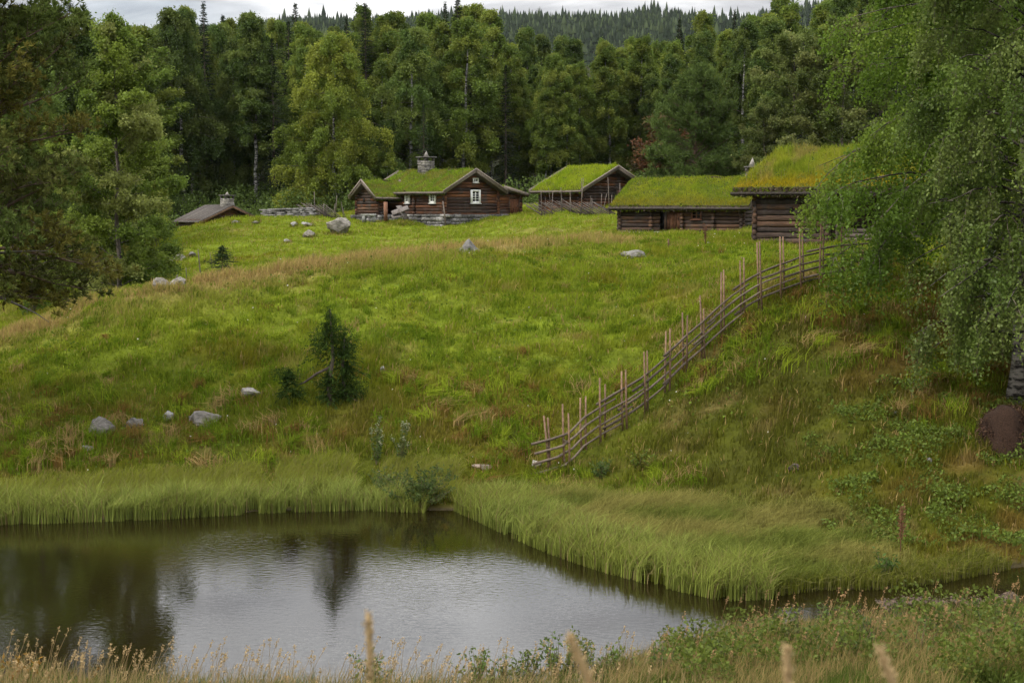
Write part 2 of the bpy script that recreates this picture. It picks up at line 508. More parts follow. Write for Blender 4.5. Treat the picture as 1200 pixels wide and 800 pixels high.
# crest line of the near hill, where the grass has gone dry
CREST = np.array([[px_x(px, D, 5), D] for px, D in [(-60, 51.5), (60, 52), (120, 52.6), (250, 53.8), (400, 56.7), (560, 60.5), (640, 62), (720, 65)]])
def crest_d(x, y):
    d2 = np.full(np.shape(x), 1e9)
    for i in range(len(CREST) - 1):
        a, b = CREST[i], CREST[i + 1]; e_ = b - a
        t = np.clip(((x - a[0]) * e_[0] + (y - a[1]) * e_[1]) / (e_ @ e_), 0, 1)
        d2 = np.minimum(d2, (x - a[0] - t * e_[0]) ** 2 + (y - a[1] - t * e_[1]) ** 2)
    return np.sqrt(d2)

FRESH = np.array([0.188, 0.238, 0.018]); OLIVE = np.array([0.165, 0.165, 0.013]); DEEP = np.array([0.090, 0.135, 0.009])
TAN = np.array([0.36, 0.25, 0.10]); RUST = np.array([0.165, 0.100, 0.026])
def meadow_color(x, y, rng=None):
    """turf colour by place: fresh, olive, deep green and dry patches, some slope shade painted in"""
    n1, n2, n3 = fbm(x / 7, y / 6, 21), fbm(x / 1.2, y / 1.1, 22), fbm(x / 1.9, y / 1.7, 23)
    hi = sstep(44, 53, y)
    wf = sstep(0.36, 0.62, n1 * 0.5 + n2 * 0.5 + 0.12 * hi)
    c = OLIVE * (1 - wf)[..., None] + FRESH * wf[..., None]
    wd = sstep(0.50, 0.70, n3 * .6 + .4 * fbm(x / .8, y / .7, 27)) * 0.5
    c = c * (1 - wd)[..., None] + DEEP * wd[..., None]
    low = (1 - sstep(41, 50, y)) * 0.55 + sstep(3, 8, x) * (1 - sstep(46, 54, y)) * .55  # darker low and right slopes: birch shade and duller grass mixed into the colour
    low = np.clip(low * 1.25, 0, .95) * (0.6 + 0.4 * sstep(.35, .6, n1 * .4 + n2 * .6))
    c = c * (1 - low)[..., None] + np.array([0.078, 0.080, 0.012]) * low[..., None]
    right = sstep(5, 13, x) * (1 - sstep(50, 58, y)) + 0.6 * (1 - sstep(42, 48, y)) * (1 - sstep(-2, 4, x))
    wr = sstep(0.46, 0.62, fbm(x / 2.2, y / 1.8, 24)) * (0.06 + 0.6 * np.clip(right, 0, 1))
    c = c * (1 - wr)[..., None] + RUST * wr[..., None]
    cd = crest_d(x, y)
    wt = .8 * np.exp(-(cd / 1.7) ** 2) * sstep(0.25, 0.6, fbm(x / 2.5, y / 1.5, 25) + 0.12)
    wt = np.maximum(wt, 0.30 * sstep(0.62, 0.74, fbm(x / 1.2, y / 0.9, 26)))
    c = c * (1 - wt)[..., None] + TAN * wt[..., None]
    return c

gx = np.concatenate([-np.geomspace(2600, 50, 46), np.linspace(-48, 44, 310), np.geomspace(46, 2600, 46)])
gy = np.concatenate([np.linspace(-60, 4, 16), np.linspace(6, 28, 60), np.linspace(28.3, 118, 330), np.geomspace(120, 3000, 70)])
GX, GY = np.meshgrid(gx, gy)
GZ = ground_z(GX, GY)
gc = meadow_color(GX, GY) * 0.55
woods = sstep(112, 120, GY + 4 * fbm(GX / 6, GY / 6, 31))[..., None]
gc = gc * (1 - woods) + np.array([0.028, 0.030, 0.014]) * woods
sdg = pond_sd(GX, GY)
wet = sstep(-0.6, 0.1, sdg)[..., None]
gc = gc * (1 - wet) + np.array([0.045, 0.035, 0.02]) * wet
mb = MB()
nxg, nyg = len(gx), len(gy)
ii = (np.arange(nyg - 1)[:, None] * nxg + np.arange(nxg - 1)[None]).ravel()
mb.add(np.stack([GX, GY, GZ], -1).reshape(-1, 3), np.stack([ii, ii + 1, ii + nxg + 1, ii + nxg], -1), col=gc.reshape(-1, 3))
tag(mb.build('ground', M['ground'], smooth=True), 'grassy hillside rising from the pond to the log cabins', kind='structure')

mb = MB()
mb.add([[-60, 14, 0], [60, 14, 0], [60, 44, 0], [-60, 44, 0]], [[0, 1, 2, 3]])
tag(mb.build('water', M['water']), 'dark pond water reflecting the cloudy sky and the bank', kind='structure')

# ------------------------------------------------------------------ grass and leaves
def blades(mb, P, h, w, rng, col, lean=0.35, wind=(0, 0), mat=0, colvar=0.18, bend=0.5):
    n = len(P)
    h = np.broadcast_to(np.asarray(h, float), (n,)); w = np.broadcast_to(np.asarray(w, float), (n,))
    a = rng.uniform(0, 2 * np.pi, n)
    s = np.stack([np.cos(a), np.sin(a), np.zeros(n)], -1)
    b = rng.uniform(0, 2 * np.pi, n); m = rng.uniform(0, lean, n)
    L = np.stack([np.cos(b) * m + wind[0], np.sin(b) * m + wind[1], np.zeros(n)], -1)
    up = np.array([0, 0, 1.0])
    mid = P + (up + L * (1 - bend)) * (h * 0.55)[:, None]
    drp = np.minimum(np.linalg.norm(L, axis=1), 0.95)
    tip = P + L * (h * (1 + 0.5 * bend))[:, None] + up * (h * (1 - 0.42 * drp * drp))[:, None]
    V = np.stack([P - s * (w * .5)[:, None], P + s * (w * .5)[:, None], mid + s * (w * .42)[:, None], mid - s * (w * .42)[:, None], tip], 1)
    i = np.arange(n)[:, None] * 5
    Q = i + np.array([[0, 1, 2, 3]]); T = i + np.array([[3, 2, 4]])
    c = np.broadcast_to(col, (n, 3)) * rng.uniform(1 - colvar, 1 + colvar, (n, 1)) * np.array([1, 1, 1]) 
    mb.add(V.reshape(-1, 3), Q, T, col=np.repeat(c, 5, 0), mat=mat)

def leaves(mb, P, size, rng, col, down=0.3, width=0.34, mat=0, colvar=0.22, out=None):
    n = len(P)
    size = np.broadcast_to(np.asarray(size, float), (n,)) * rng.uniform(0.7, 1.25, n)
    a = rng.normal(size=(n, 3)); a[:, 2] -= down * 2.0
    if out is not None: a = a + out
    a = unit(a)
    b = unit(np.cross(a, rng.normal(size=(n, 3))))
    c3 = np.cross(a, b)
    V = np.stack([P, P + a * (size * .45)[:, None] + b * (size * width)[:, None] + c3 * (size * .08)[:, None], P + a * size[:, None], P + a * (size * .45)[:, None] - b * (size * width)[:, None] + c3 * (size * .08)[:, None]], 1)
    Q = np.arange(n)[:, None] * 4 + np.array([[0, 1, 2, 3]])
    c = np.broadcast_to(col, (n, 3)) * rng.uniform(1 - colvar, 1 + colvar, (n, 1))
    mb.add(V.reshape(-1, 3), Q, col=np.repeat(c, 4, 0), mat=mat)

def scatter(rng, n, x0, x1, y0, y1):
    return rng.uniform(x0, x1, n), rng.uniform(y0, y1, n)

def in_view(x, y, margin=0.05):
    return np.abs(x) < (0.36 + margin) * np.maximum(y, 1) + 1.5

rng = np.random.default_rng(11)
# meadow turf
mb = MB()
def turf(n, x0, x1, y0, y1, hmin, hmax, w, keep=None):
    x, y = scatter(rng, n, x0, x1, y0, y1)
    k = in_view(x, y, .16) & (pond_sd(x, y) < np.where(x > 5, -0.08, -0.5))
    x, y = x[k], y[k]
    clump = fbm(x / 0.9, y / 0.7, 41, 3)
    k = rng.uniform(0, 1, len(x)) < 0.35 + 1.3 * sstep(0.35, 0.65, clump)
    x, y, clump = x[k], y[k], clump[k]
    h = hmin + (hmax - hmin) * np.clip(0.55 * sstep(0.35, 0.7, clump) + 0.45 * sstep(0.4, 0.7, fbm(x / 3.5, y / 2.5, 42)), 0, 1)
    h = h * rng.uniform(0.45, 1.35, len(x))
    dry = .75 * np.exp(-(crest_d(x, y) / 1.5) ** 2)
    h = h * (1 + 0.9 * dry)
    c = meadow_color(x, y)
    tanb = (rng.uniform(0, 1, len(x)) < 0.05 + 0.35 * dry)
    c[tanb] = TAN * 0.9
    z = ground_z(x, y)
    blades(mb, np.stack([x, y, z - 0.01], -1), h, w * rng.uniform(0.7, 1.3, len(x)), rng, c, 0.65, (0.08, 0))
turf(440000, -24, 27, 29.6, 58, 0.09, 0.36, 0.026)
turf(210000, -30, 32, 58, 76, 0.12, 0.32, 0.028)
turf(130000, -34, 14, 76, 108, 0.10, 0.26, 0.04)
tag(mb.build('meadow_grass', M['grass']), 'short green and tan meadow grass over the whole hillside', 'grass', kind='stuff')

# rank tussocks, bent dry tufts and small weeds that break up the turf
mb = MB()
tr = np.random.default_rng(19)
x, y = scatter(tr, 5200, -20, 18, 38, 72)
k = in_view(x, y) & (pond_sd(x, y) < -1.5) & (fbm(x / 3, y / 3, 43) > .42)
x, y = x[k], y[k]
for i in range(len(x)):
    low_ = y[i] < 46.5 or (x[i] > 5 and y[i] < 50)
    m = int(tr.integers(24, 60)); rr = tr.uniform(.08, .30)
    px_, py_ = x[i] + tr.normal(size=m) * rr, y[i] + tr.normal(size=m) * rr
    u = tr.uniform()
    cc = TAN * .8 if u < (.12 if low_ else .03) else RUST * .9 if u < (.28 if low_ else .06) else DEEP * 1.1 if u < .75 else FRESH
    w_ = tr.normal(size=2) * .35
    blades(mb, np.column_stack([px_, py_, np.zeros(m)]), tr.uniform(.18, .48) * (1 if low_ else .55), .022, tr, cc, .8, tuple(w_), colvar=.35, bend=.9)
V_ = np.vstack(mb.V)
base = ground_z(V_[:, 0], V_[:, 1]); V_[:, 2] += base
mb.V = [V_]
x, y = scatter(tr, 9000, -18, 18, 37, 60)
k = in_view(x, y) & (pond_sd(x, y) < -1.2) & (fbm(x / 2, y / 1.6, 45, 3) > .52)
x, y = x[k], y[k]
leaves(mb, np.column_stack([x, y, ground_z(x, y) + tr.uniform(.05, .3, len(x))]), .10, tr, np.array([.10, .145, .02]), down=0, width=.4, colvar=.4)
x, y = scatter(tr, 160, -18, 16, 38, 72)
k = in_view(x, y)
x, y = x[k], y[k]
leaves(mb, np.column_stack([x, y, ground_z(x, y) + tr.uniform(.2, .4, len(x))]), .05, tr, np.array([.62, .60, .52]), down=-.5, width=.5)
tag(mb.build('rank_grass', M['grass']), 'coarse tussocks, dry bent tufts and small weeds in the meadow', 'grass', kind='stuff')

# reeds along the far bank
def shore_band(n, i0, i1, dmin, dmax, rng, power=1.0):
    seg = FAR_XY[i0:i1 + 1]
    ln = np.linalg.norm(np.diff(seg, axis=0), axis=1); cum = np.concatenate([[0], np.cumsum(ln)])
    t = rng.uniform(0, cum[-1], n)
    k = np.clip(np.searchsorted(cum, t) - 1, 0, len(ln) - 1); f = (t - cum[k]) / ln[k]
    p = seg[k] * (1 - f)[:, None] + seg[k + 1] * f[:, None]
    e_ = (seg[k + 1] - seg[k]) / ln[k][:, None]
    nrm = np.stack([-e_[:, 1], e_[:, 0]], -1)
    d = dmin + (dmax - dmin) * rng.uniform(0, 1, n) ** power
    return p + nrm * d[:, None], d
mb = MB()
SEDGE = np.array([0.235, 0.275, 0.062]); SEDGE2 = np.array([0.170, 0.185, 0.026]); STRAW = np.array([0.19, 0.18, 0.055])
for i0, i1, n, hh, dm in ((0, 5, 15000, 0.80, 1.1), (5, 6, 1500, 0.6, 0.7), (7, 14, 14000, 0.72, 1.5)):
    p, d = shore_band(n, i0, i1, -0.35, dm, rng, 1.1)
    k = fbm(p[:, 0] / 0.5, p[:, 1] / 0.5, 51, 3) > 0.36
    p, d = p[k], d[k]
    h = hh * (0.75 + 0.5 * fbm(p[:, 0] / 1.5, p[:, 1] / 1.5, 52)) * rng.uniform(0.6, 1.15, len(p))
    f = sstep(0.2, 0.8, fbm(p[:, 0] / 2.0, p[:, 1], 53))[:, None]
    c = SEDGE * (1 - f * .5) + SEDGE2 * f * .5
    c = np.where(rng.uniform(0, 1, (len(p), 1)) < .10, np.array([.24, .19, .08]), c)
    z = np.maximum(ground_z(p[:, 0], p[:, 1]), -0.12)
    h = h * (.72 + .56 * fbm(p[:, 0] / .45, p[:, 1] / .45, 59, 2))
    wx = (0.06 if i0 < 7 else 0.12) + .7 * (fbm(p[:, 0] / .7, p[:, 1] / .7, 60, 3) - .5)
    blades(mb, np.column_stack([p, z]), h, 0.020, rng, c, 0.62, (wx, -0.03 + .4 * (fbm(p[:, 0] / .7 + 40, p[:, 1] / .7, 60, 3) - .5)), bend=0.75, colvar=0.35)
tag(mb.build('reed_grass', M['grass']), 'pale green reeds standing along the far edge of the pond', 'reeds', kind='stuff')

# softer sedge behind the reeds and the long wind-combed grass on the spit
mb = MB()
p, d = shore_band(30000, 0, 7, 0.7, 3.4, rng)
h = 0.55 * rng.uniform(0.6, 1.2, len(p)) * (1 - 0.35 * sstep(2, 3.4, d))
c = np.where(rng.uniform(0, 1, (len(p), 1)) < 0.3, STRAW, SEDGE2 * 1.15)
blades(mb, np.column_stack([p, ground_z(p[:, 0], p[:, 1])]), h, 0.018, rng, c, 0.5, (0.2, 0), bend=0.8)
x, y = scatter(rng, 120000, -1.5, 10.5, 29, 39.5)
sd = pond_sd(x, y)
pxs = 600 + FPX * x / y
top = np.interp(pxs, [540, 600, 700, 800, 900, 1000, 1060], [39.0, 39.2, 38.2, 37.2, 36.2, 35.0, 33.5])
k = (sd < -0.12) & (y < top + 0.8 * (fbm(x, y, 55) - 0.5)) & (pxs > 548) & (pxs < 1085) & (rng.uniform(0, 1, len(x)) > .8 * sstep(960, 1085, pxs)) & (fbm(x / .5, y / .5, 58, 3) > .33)
x, y = x[k], y[k]
h = (0.34 + 0.42 * fbm(x / 1.4, y / 1.1, 56, 3)) * rng.uniform(0.45, 1.3, len(x)) * (1 - .55 * sstep(880, 1060, 600 + FPX * x / y))
f = sstep(0.35, 0.65, fbm(x / 1.6, y / 0.9, 57))[:, None]
c = np.array([0.140, 0.165, 0.032]) * (1 - f) + np.array([0.22, 0.20, 0.055]) * f
blades(mb, np.column_stack([x, y, ground_z(x, y)]), h, 0.016, rng, c, 0.75, (0.34 + .8 * (fbm(x / .9, y / .7, 61, 3) - .5), -0.08 + .6 * (fbm(x / .9 + 30, y / .7, 61, 3) - .5)), bend=0.9, colvar=.35)
p, d = shore_band(9000, 10, 18, -0.12, 0.9, rng)
c = np.where(rng.uniform(0, 1, (len(p), 1)) < .3, STRAW, SEDGE2 * .8)
blades(mb, np.column_stack([p, np.maximum(ground_z(p[:, 0], p[:, 1]), -.05)]), .40 * rng.uniform(.4, 1.2, len(p)), .018, rng, c, .8, (.1, -.25), bend=.9, colvar=.4)
tag(mb.build('tall_grass', M['grass']), 'long wind-combed yellow-green grass on the spit beside the pond', 'grass', kind='stuff')

# ------------------------------------------------------------------ trees
def grow(rng, p, d, length, n, grav, wob):
    pts = [np.array(p, float)]; d = unit(d); st = length / n
    for _ in range(n):
        d = unit(d + np.array([0, 0, -grav / n]) + rng.normal(size=3) * wob)
        pts.append(pts[-1] + d * st)
    return np.array(pts)
def along(pts, f):
    f = np.clip(f, 0, 1) * (len(pts) - 1)
    i = np.minimum(f.astype(int), len(pts) - 2); t = (f - i)[:, None]
    return pts[i] * (1 - t) + pts[i + 1] * t
PROF = {
    'birch': ([0, .15, .35, .6, .85, 1], [.68, .95, 1, .72, .34, .08]),
    'slim': ([0, .2, .45, .7, .9, 1], [.60, .9, 1, .72, .34, .07]),
    'egg': ([0, .12, .3, .55, .8, 1], [.95, 1.05, 1, .8, .5, .12]),
    'skirt': ([0, .12, .25, .4, .6, .85, 1], [1.22, 1.22, .80, .80, .80, .5, .15]),
    'round': ([0, .15, .4, .7, .9, 1], [.8, 1, 1, .85, .6, .3]),
}
def broadleaf(seed, H=14, R=3.2, base=0.2, dens=1.0, leaf=0.16, hang=1.0, cols=None, prof='birch', elev=(25, 60), r0=None, nl=24, side=None, nprim=None, twigs=False, downw=0.5, barkc=(0.75, 0.75, 0.75), brc=(0.22, 0.19, 0.17), strands=4):
    rng = np.random.default_rng(seed)
    tk, cw = MB(), MB()
    tp = np.zeros((11, 3)); tp[:, 2] = np.linspace(-0.4, H * 0.97, 11)
    tp[1:, :2] += np.cumsum(rng.normal(size=(10, 2)) * 0.012 * H * 0.5, axis=0)
    r0 = r0 or 0.0075 * H + 0.02
    rad = r0 * (1 - np.linspace(0, 1, 11)) ** 0.8 + 0.012
    rad[0] *= 1.5
    tk.tube(tp, rad, 8, col=barkc)
    nprim = nprim or int(H * 3.2 * dens)
    cols = cols or [np.array([0.07, 0.10, 0.02]), np.array([0.045, 0.075, 0.016])]
    LP, LC = [], []
    for i in range(nprim):
        s = (i + rng.uniform(0, 1)) / nprim
        t = base + (1 - base) * s
        az = i * 2.39996 + rng.uniform(-.5, .5)
        L = R * np.interp(s, *PROF[prof]) * rng.uniform(0.7, 1.18)
        if side is not None: L *= 1 + side[1] * math.cos(az - side[0])
        el = math.radians(elev[0] + (elev[1] - elev[0]) * s + rng.uniform(-10, 10))
        p0 = along(tp, np.array([t]))[0]
        br = grow(rng, p0, (math.cos(az) * math.cos(el), math.sin(az) * math.cos(el), math.sin(el)), L * 1.12, 6, 1.0 if hang > 0 else 0.35, 0.10)
        rb = max(0.012, r0 * 0.24 * (1 - 0.7 * s))
        tk.tube(br, np.linspace(rb, 0.008, 7), 4, cap=False, col=brc)
        ccol = cols[rng.integers(len(cols))] * rng.uniform(0.88, 1.14)
        ns = max(3, int(6 * L / R + 1))
        for k in range(ns):
            f = rng.uniform(0.14, 1.0)
            q0 = along(br, np.array([f]))[0]
            dd = along(br, np.array([min(1, f + .1)]))[0] - along(br, np.array([max(0, f - .1)]))[0]
            sa = rng.choice([-1, 1]) * rng.uniform(0.4, 1.3)
            dd = rotz(sa) @ dd
            sl = (0.32 * L * (1.25 - f) + 0.35) * rng.uniform(.7, 1.3)
            sc = grow(rng, q0, unit(dd) + np.array([0, 0, .15]), sl, 4, 1.0 if hang > 0 else 0.2, 0.16)
            if twigs: tk.tube(sc, np.linspace(0.012, 0.004, 5), 3, cap=False, col=(0.3, 0.25, 0.2))
            m = max(2, int(nl * .3))
            LP.append(along(sc, rng.uniform(0.15, 1.05, m)) + rng.normal(size=(m, 3)) * 0.10 * R / 3); LC.append(np.repeat([ccol * rng.uniform(.85, 1.15)], m, 0))
            for q in range(strands):
                b0 = along(sc, np.array([rng.uniform(0.2, 1)]))[0]
                if hang > 0:
                    st = grow(rng, b0, unit(dd) * 0.6 + np.array([0, 0, -0.35]), hang * rng.uniform(0.35, 1.15), 4, 2.2, 0.08)
                else:
                    st = grow(rng, b0, unit(dd) + rng.normal(size=3) * .5, 0.28 * rng.uniform(0.5, 1.3) * R / 2, 3, 0.0, 0.2)
                m = int(nl * rng.uniform(.6, 1.2))
                LP.append(along(st, rng.uniform(0, 1, m)) + rng.normal(size=(m, 3)) * (0.12 if hang > 0 else 0.12) * max(1, R / 3)); LC.append(np.repeat([ccol * rng.uniform(.8, 1.2)], m, 0))
                if twigs: tk.tube(st, 0.004, 3, cap=False, col=(0.25, 0.2, 0.16))
    LP, LC = np.vstack(LP), np.vstack(LC)
    leaves(cw, LP, leaf, rng, LC, down=downw if hang > 0 else 0.1)
    return tk, cw

def spruce(seed, H=14, R=2.2, base=0.06, leaf=0.34, cols=None, levels=None, nb=7, per=20, r0=None):
    rng = np.random.default_rng(seed)
    tk, cw = MB(), MB()
    tp = np.zeros((7, 3)); tp[:, 2] = np.linspace(-0.3, H, 7)
    r0 = r0 or 0.011 * H + 0.015
    tk.tube(tp, np.linspace(r0, 0.008, 7), 7, col=(0.09, 0.07, 0.055))
    levels = levels or int(H / 0.30)
    cols = cols or [np.array([0.022, 0.038, 0.014]), np.array([0.030, 0.050, 0.017])]
    for i in range(levels):
        s = 1 - (1 - (i + rng.uniform(0, .8)) / levels) ** 1.3
        z = H * (base + (1 - base) * s)
        L0 = R * (1 - s) ** 0.75 * rng.uniform(.85, 1.1) + 0.05 * H / 14
        for k in range(nb):
            if rng.uniform() < 0.08: continue
            az = k * 2 * math.pi / nb + i * 1.1 + rng.uniform(-.35, .35)
            L = L0 * rng.uniform(.65, 1.15)
            el = math.radians(30 * s - 18 + rng.uniform(-8, 8))
            br = grow(rng, (0, 0, z + rng.uniform(-.9, .9) * H / levels), (math.cos(az) * math.cos(el), math.sin(az) * math.cos(el), math.sin(el)), L, 4, 0.35 * (1 - s) - 0.1, 0.06)
            tk.tube(br, np.linspace(0.018 * H / 14 + .006, 0.004, 5), 3, cap=False, col=(0.07, 0.055, 0.045))
            m = max(4, int(per * L / R + 3))
            f = rng.uniform(0.1, 1.0, m)
            P = along(br, f)
            d = unit(br[-1] - br[0])
            sgn = rng.choice([-1, 1], m)
            perp = np.array([-d[1], d[0], 0])
            o = d * 1.6 + (perp[None] * sgn[:, None]) * 1.5 * (1.1 - f)[:, None] + np.array([0, 0, -0.55])
            leaves(cw, P, leaf * (1.15 - 0.5 * f) * (1 - .45 * s), rng, cols[rng.integers(len(cols))], down=0.15, width=0.16, out=o * 2.2)
    m = 420; u = rng.uniform(0, 1, m) ** 1.3
    a = rng.uniform(0, 6.28, m); rr = R * .55 * (u * .34) ** .8 * rng.uniform(0, 1, m)
    leaves(cw, np.stack([rr * np.cos(a), rr * np.sin(a), H * (1 - .34 * u)], -1), leaf * (.35 + .5 * u), rng, cols[0], down=0, width=.15, out=np.stack([np.cos(a), np.sin(a), -.1 + 0 * a], -1) * 2)
    leaves(cw, np.repeat([[0, 0, H * .985]], 8, 0), leaf * .7, rng, cols[0], down=-1.2, width=0.1)
    return tk, cw

def pine(seed, H=10, R=3, base=0.12, tuft=0.26, cols=None, nprim=60, ntuft=9, per=13, prof='round', elev=(5, 55), dead=0, r0=None, width=0.055, side=None):
    rng = np.random.default_rng(seed)
    tk, cw = MB(), MB()
    tp = np.zeros((9, 3)); tp[:, 2] = np.linspace(-0.3, H * .97, 9); tp[1:, :2] += np.cumsum(rng.normal(size=(8, 2)) * .06, axis=0)
    r0 = r0 or 0.014 * H + 0.03
    tk.tube(tp, r0 * (1 - np.linspace(0, 1, 9)) ** .8 + .012, 8, col=(0.16, 0.10, 0.07))
    cols = cols or [np.array([0.035, 0.062, 0.022]), np.array([0.05, 0.08, 0.028])]
    P, O, C = [], [], []
    for i in range(nprim):
        s = (i + rng.uniform()) / nprim
        az = i * 2.39996 + rng.uniform(-.4, .4)
        L = R * np.interp(s, *PROF[prof]) * rng.uniform(.75, 1.12)
        if side is not None: L *= 1 + side[1] * math.cos(az - side[0])
        el = math.radians(elev[0] + (elev[1] - elev[0]) * s + rng.uniform(-8, 8))
        p0 = along(tp, np.array([base + (1 - base) * s]))[0]
        isdead = s < dead and rng.uniform() < 0.45
        br = grow(rng, p0, (math.cos(az) * math.cos(el), math.sin(az) * math.cos(el), math.sin(el)), L, 6, 0.35 if s < .4 else -0.1, 0.10)
        tk.tube(br, np.linspace(max(.014, r0 * .3 * (1 - .6 * s)), .007, 7), 5, cap=False, col=(0.13, 0.115, 0.10) if isdead else (0.12, 0.085, 0.06))
        if isdead: continue
        cc = cols[rng.integers(len(cols))]
        for k in range(max(3, int(ntuft * L / R))):
            f = rng.uniform(.3, 1)
            q0 = along(br, np.array([f]))[0]
            d = rotz(rng.uniform(-1.2, 1.2)) @ (br[-1] - br[0])
            sc = grow(rng, q0, unit(d) + np.array([0, 0, .2]), (.28 * L * (1.3 - f) + .2) * rng.uniform(.7, 1.3), 3, -0.35, .15)
            tk.tube(sc, np.linspace(.012, .005, 4), 3, cap=False, col=(0.12, 0.085, 0.06))
            for g in range(4):
                c0 = along(sc, np.array([rng.uniform(.35, 1)]))[0] + rng.normal(size=3) * .05 * R
                P.append(np.repeat([c0], per, 0)); O.append(np.repeat([unit(d) * .7 + np.array([0, 0, .5])], per, 0) * 1.3)
                C.append(np.repeat([cc * rng.uniform(.75, 1.25)], per, 0))
    P, O, C = np.vstack(P), np.vstack(O), np.vstack(C)
    leaves(cw, P, tuft, rng, C, down=0, width=width, out=O)
    return tk, cw

def tree_thing(name, tk, cw, barkm, leafm, loc=(0, 0, 0), rz=0, sc=1.0):
    r = empty(name, loc, rz)
    tk.build('trunk', barkm, r, smooth=True)
    cw.build('crown', leafm, r)
    r.scale = (sc, sc, sc)
    return r

YG = [np.array([0.152, 0.188, 0.024]), np.array([0.122, 0.164, 0.023]), np.array([0.182, 0.206, 0.028])]
MG = [np.array([0.126, 0.170, 0.026]), np.array([0.098, 0.142, 0.023]), np.array([0.160, 0.190, 0.030])]
DG = [np.array([0.086, 0.126, 0.026]), np.array([0.066, 0.103, 0.022]), np.array([0.114, 0.148, 0.030])]
GG = [np.array([0.120, 0.145, 0.038]), np.array([0.092, 0.118, 0.028]), np.array([0.150, 0.165, 0.048])]
PROTO = {}
def proto(key, name, H, maker, bark, leafm):
    tk, cw = maker
    PROTO[key] = [tree_thing(name, tk, cw, bark, leafm), H, False]
proto('golden', 'birch_tree', 14, broadleaf(1, 14, 3.9, 0.05, 1.7, 0.16, 1.3, YG, 'egg', (24, 66), nl=48, strands=7), M['birch_bark'], M['leaf'])
proto('weep_a', 'birch_tree', 14, broadleaf(2, 14, 2.8, 0.14, 1.2, 0.155, 1.1, DG, 'birch', (22, 60), nl=31, strands=7), M['birch_bark'], M['leaf'])
proto('weep_b', 'birch_tree', 14, broadleaf(3, 14, 2.5, 0.22, 1.2, 0.155, 0.8, MG, 'birch', (25, 60), nl=31, strands=7), M['birch_bark'], M['leaf'])
proto('slim_a', 'birch_tree', 15, broadleaf(4, 15, 1.75, 0.30, 1.3, 0.155, 0.6, MG, 'slim', (32, 65), nl=31, strands=7), M['birch_bark'], M['leaf'])
proto('slim_b', 'birch_tree', 15, broadleaf(5, 15, 1.55, 0.36, 1.3, 0.155, 0.55, DG, 'slim', (35, 65), nl=31, strands=7), M['birch_bark'], M['leaf'])
proto('slim_c', 'birch_tree', 15, broadleaf(6, 15, 1.85, 0.22, 1.3, 0.155, 0.65, YG[1:2] + MG, 'slim', (30, 65), nl=31, strands=7), M['birch_bark'], M['leaf'])
proto('alder', 'alder_tree', 10, broadleaf(7, 10, 3.0, 0.06, 1.5, 0.16, 0, GG, 'round', (15, 65), nl=52, barkc=(0.12, 0.10, 0.085), brc=(0.10, 0.085, 0.07)), M['bark'], M['leaf'])
proto('aspen', 'aspen_tree', 12, broadleaf(8, 12, 2.4, 0.08, 1.25, 0.15, 0, MG, 'slim', (25, 65), nl=52, barkc=(0.12, 0.10, 0.085), brc=(0.10, 0.085, 0.07)), M['bark'], M['leaf'])
proto('spruce_a', 'spruce_tree', 15, spruce(9, 15, 2.2), M['bark'], M['needle'])
proto('spruce_b', 'spruce_tree', 15, spruce(10, 15, 1.7, 0.1), M['bark'], M['needle'])
proto('pine', 'pine_tree', 8, pine(12, 8, 3.1, 0.03, 0.30, [np.array([0.105, 0.150, 0.040]), np.array([0.085, 0.125, 0.034])], 130, 15, 15, 'egg', (8, 60)), M['bark'], M['needle'])
proto('rowan', 'rowan_shrub', 4, broadleaf(13, 4, 1.5, 0.05, 2.0, 0.15, 0, [np.array([0.12, 0.055, 0.025]), np.array([0.075, 0.055, 0.02])], 'round', (20, 65), nl=14, barkc=(0.12, 0.10, 0.085), brc=(0.10, 0.085, 0.07)), M['bark'], M['leaf'])
proto('bush', 'leafy_bush', 3, broadleaf(14, 3, 1.3, 0.03, 3.0, 0.13, 0, MG, 'round', (20, 70), nl=14, barkc=(0.12, 0.10, 0.085), brc=(0.10, 0.085, 0.07)), M['bark'], M['leaf'])

prng = random.Random(5)
def plant(key, px, D, top, label, cat, group=None, wide=1.0, rz=None):
    root, H, used = PROTO[key]
    o = copy_thing(root) if used else root
    PROTO[key][2] = True
    if D > 100: D = 100 + (D - 100) * 1.0 + 19
    x, z = drop(px, D)
    zt = pix(px, top, D)[2]
    s = (zt - z) / H
    o.location = (x, D, z - 0.05)
    o.rotation_euler = (0, 0, prng.uniform(0, 6.28) if rz is None else rz)
    o.scale = (s * wide, s * wide, s)
    for k in ('label', 'category', 'group'):
        if k in o: del o[k]
    tag(o, label, cat, group)
    return o

# trees the photograph lets one tell apart
plant('golden', 393, 104, 42, 'broad yellow-green weeping birch standing alone to the left of the main cottage', 'birch', wide=1.10)
plant('weep_a', 217, 108, 4, 'tall dark weeping birch behind the grey plank-roofed hut', 'birch', wide=1.05)
plant('spruce_b', 243, 113, 4, 'slender dark spruce spire rising beside the tall weeping birch above the hut', 'spruce')
plant('slim_b', 302, 109, 10, 'tall birch with long pale trunk between the hut and the yellow-green birch', 'birch', wide=1.1)
plant('aspen', 160, 101, 36, 'green leafy aspen at the wood edge over the left end of the hut', 'aspen', wide=1.3)
plant('spruce_a', 430, 119, 4, 'dark spruce tip poking above the wood behind the yellow-green birch', 'spruce')
plant('weep_a', 480, 108, 28, 'drooping dark birch directly behind the stone chimney of the main cottage', 'birch', wide=1.1)
plant('weep_b', 545, 109, 14, 'large full-crowned birch behind the gable of the main cottage', 'birch', wide=1.15)
plant('spruce_a', 537, 123, -2, 'dark spruce tip above the large full-crowned birch', 'spruce')
plant('spruce_a', 497, 103, 122, 'young dark spruce just behind the main cottage roof', 'spruce')
